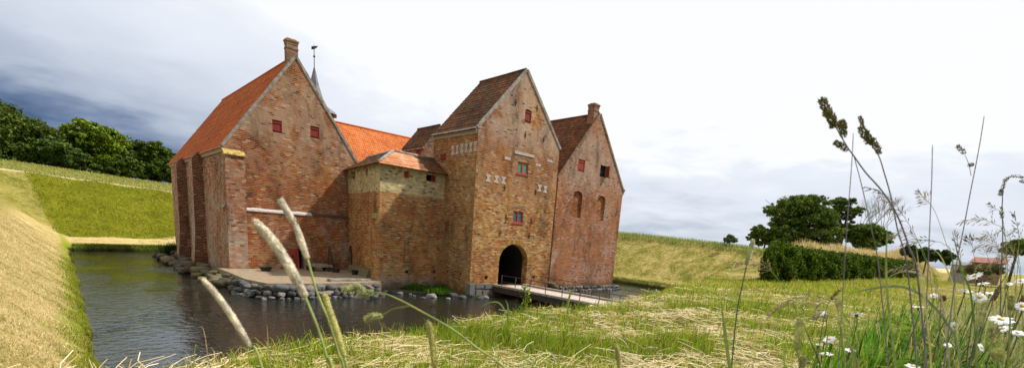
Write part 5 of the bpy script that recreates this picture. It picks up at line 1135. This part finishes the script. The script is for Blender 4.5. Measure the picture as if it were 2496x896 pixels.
blade('thin upright dry blade in front of the terrace rocks', [(650, 785), (652, 810), (655, 850)], 2.1, 3, m_oat)
blade('purple blade leaning left at the right thicket', [(2320, 560), (2330, 600), (2345, 660), (2370, 740)], 1.0, 5, m_blade)
blade('broad blade bending right above the twin daisies', [(2262, 600), (2290, 620), (2310, 660), (2325, 700), (2330, 760)], .9, 4, m_foxg)
blade('dark stem blade leaning far right from the big daisy', [(2470, 640), (2440, 690), (2410, 740), (2390, 800)], .9, 5, m_dkstem)
blade('thin dark stem leaning left through the lower daisies', [(1955, 780), (1975, 830), (2000, 896)], .95, 4, m_dkstem)
# weed in front of the bridge
root = thing('weed', 'upright leafy weed in front of the bridge', 'weed', tuple(at(1283, 770, 5.)))
P = rootpath([(1277, 692), (1280, 715), (1281, 738), (1284, 760)], 5.); stem(root, P, .003, .006, m_stem)
P_ = np.array([at(1280+RNG.normal(0, 8), yy, 5.)+Vector((0, 0, 0)) for yy in RNG.uniform(696, 752, 60)]); cards('leaves', P_, RNG.uniform(.012, .032, 60), m_grass, mixcol(GRN, 60), root, .3, .35)
# daisies
def daisy(label, px, py, depth, dia, nrm, petals=19, group='oxeye daisies'):
    c = at(px, py, depth); nrm = (Vector(nrm).normalized()+Vector((0, 0, .6))).normalized(); s_ = nrm.orthogonal().normalized(); t_ = nrm.cross(s_); R0 = dia/2
    b = Vector((c.x+random.uniform(-.05, .05), c.y+random.uniform(-.05, .05), 0)); b.z = gz(b.x, b.y)
    root = thing('daisy', label, 'flower', tuple(b), group)
    stem(root, [c-nrm*.006, c-nrm*.03-Vector((0, 0, .01)), c.lerp(b, .5)+Vector((.01, 0, 0)), b-Vector((0, 0, .01))], .0009, .0014, m_dkstem)
    bm = bmesh.new()
    for i in range(petals):
        a = 2*pi*i/petals+random.uniform(-.08, .08); d = s_*cos(a)+t_*sin(a); q = nrm.cross(d); L = R0*random.uniform(.85, 1.08); dr = random.uniform(-.35, .12); w_ = R0*.135
        pts = [(.22, .55, 0), (.5, 1., .06), (.8, 1., .03+dr*.3), (1., .35, dr*.5)]; prev = None
        for f_, ww, h_ in pts:
            p = c+d*L*f_+nrm*h_*L; cur = [bm.verts.new(p-q*w_*ww), bm.verts.new(p+nrm*w_*.12), bm.verts.new(p+q*w_*ww)]
            if prev:
                for k in range(2): bm.faces.new((prev[k], prev[k+1], cur[k+1], cur[k]))
            prev = cur
    ob('petals', bm, m_pet, root, True)
    bm = bmesh.new(); M = Matrix.Translation(c+nrm*R0*.04) @ Matrix((s_, t_, nrm)).transposed().to_4x4() @ Matrix.Diagonal((1, 1, .45, 1)); bmesh.ops.create_uvsphere(bm, u_segments=14, v_segments=8, radius=R0*.30, matrix=M); ob('disc', bm, m_disc, root, True)
    bm = bmesh.new(); bmesh.ops.create_cone(bm, cap_ends=True, segments=10, radius1=.0012, radius2=R0*.3, depth=.006, matrix=Matrix.Translation(c-nrm*.004) @ Matrix((s_, t_, nrm)).transposed().to_4x4()); ob('calyx', bm, m_dkstem, root, True)
tc = lambda px, py: (C0-at(px, py, 1)).normalized()
for lb, px, py, dep, dia, nm in (
    ('largest fully open daisy low at the right, seen nearly edge on', 2440, 778, .80, .046, (-.5, -.1, .85)),
    ('daisy directly above and behind the rusty seed head', 2414, 713, 1.25, .034, (-.3, 0, .9)),
    ('upper left one of the paired daisies beside the rusty seed head, facing up', 2353, 708, 1.1, .040, (-.3, -.1, .9)),
    ('lower right one of the paired daisies beside the rusty seed head, facing the camera', 2387, 724, 1.05, .040, (-.9, -.2, .25)),
    ('tilted daisy highest in the thicket with its yellow disc showing', 2376, 672, 1.1, .042, (-.6, .6, .5)),
    ('half hidden daisy just right of the highest one', 2396, 690, 1.15, .034, (-.3, .4, .8)),
    ('daisy left of the blurred grass stem, alone above the bottom tangle', 2239, 747, 1.1, .034, (-.2, .1, .95)),
    ('small daisy behind the arching blade, left of the paired ones', 2276, 720, 1.25, .026, (-.8, 0, .4)),
    ('leftmost daisy in the open meadow, bent toward the left', 2000, 764, 1.05, .036, (-.5, .55, .45)),
    ('daisy facing away in the meadow right of the leftmost one', 2088, 766, 1.1, .036, (.5, .3, .75)),
    ('ragged daisy below the leftmost one with drooping petals', 2021, 826, 1.0, .034, (-.7, .2, .5)),
    ('flat daisy low beside the broad blurred blade, seen edge on', 2014, 861, .95, .034, (-.2, .1, .98)),
    ('small daisy right of the broad blurred blade', 2072, 852, 1.0, .030, (-.3, -.1, .9)),
    ('tiny daisy bud between the two lower left daisies', 1994, 838, 1.1, .016, (-.3, 0, .9)),
    ('daisy cut by the bottom edge of the picture', 2226, 892, .95, .038, (-.3, -.1, .9)),
    ('daisy at the right edge near the top of the thicket', 2488, 684, 1.15, .034, (-.7, .2, .6)),
    ('pale daisy at the right edge below the rusty seed head', 2492, 745, .95, .036, (-.8, 0, .4)),
    ('small daisy behind the grass stems just above the right edge rusty head', 2460, 691, 1.35, .022, (-.7, 0, .5)),
    ('drooping daisy low under the paired ones', 2326, 794, .95, .026, (-.5, -.5, -.3)),
    ('wilted daisy below the large one', 2392, 846, .9, .026, (-.3, -.8, .1)),
    ('half folded daisy under the large one to its left', 2445, 800, .9, .034, (-.3, .3, .3)),
    ('small daisy low between the arching blade and the bottom edge', 2310, 840, 1.05, .022, (-.6, -.2, .4)),
    ('daisy low at the right edge below the large one', 2480, 810, .95, .030, (-.5, 0, .6))):
    daisy(lb, px, py, dep, dia*.74, nm)
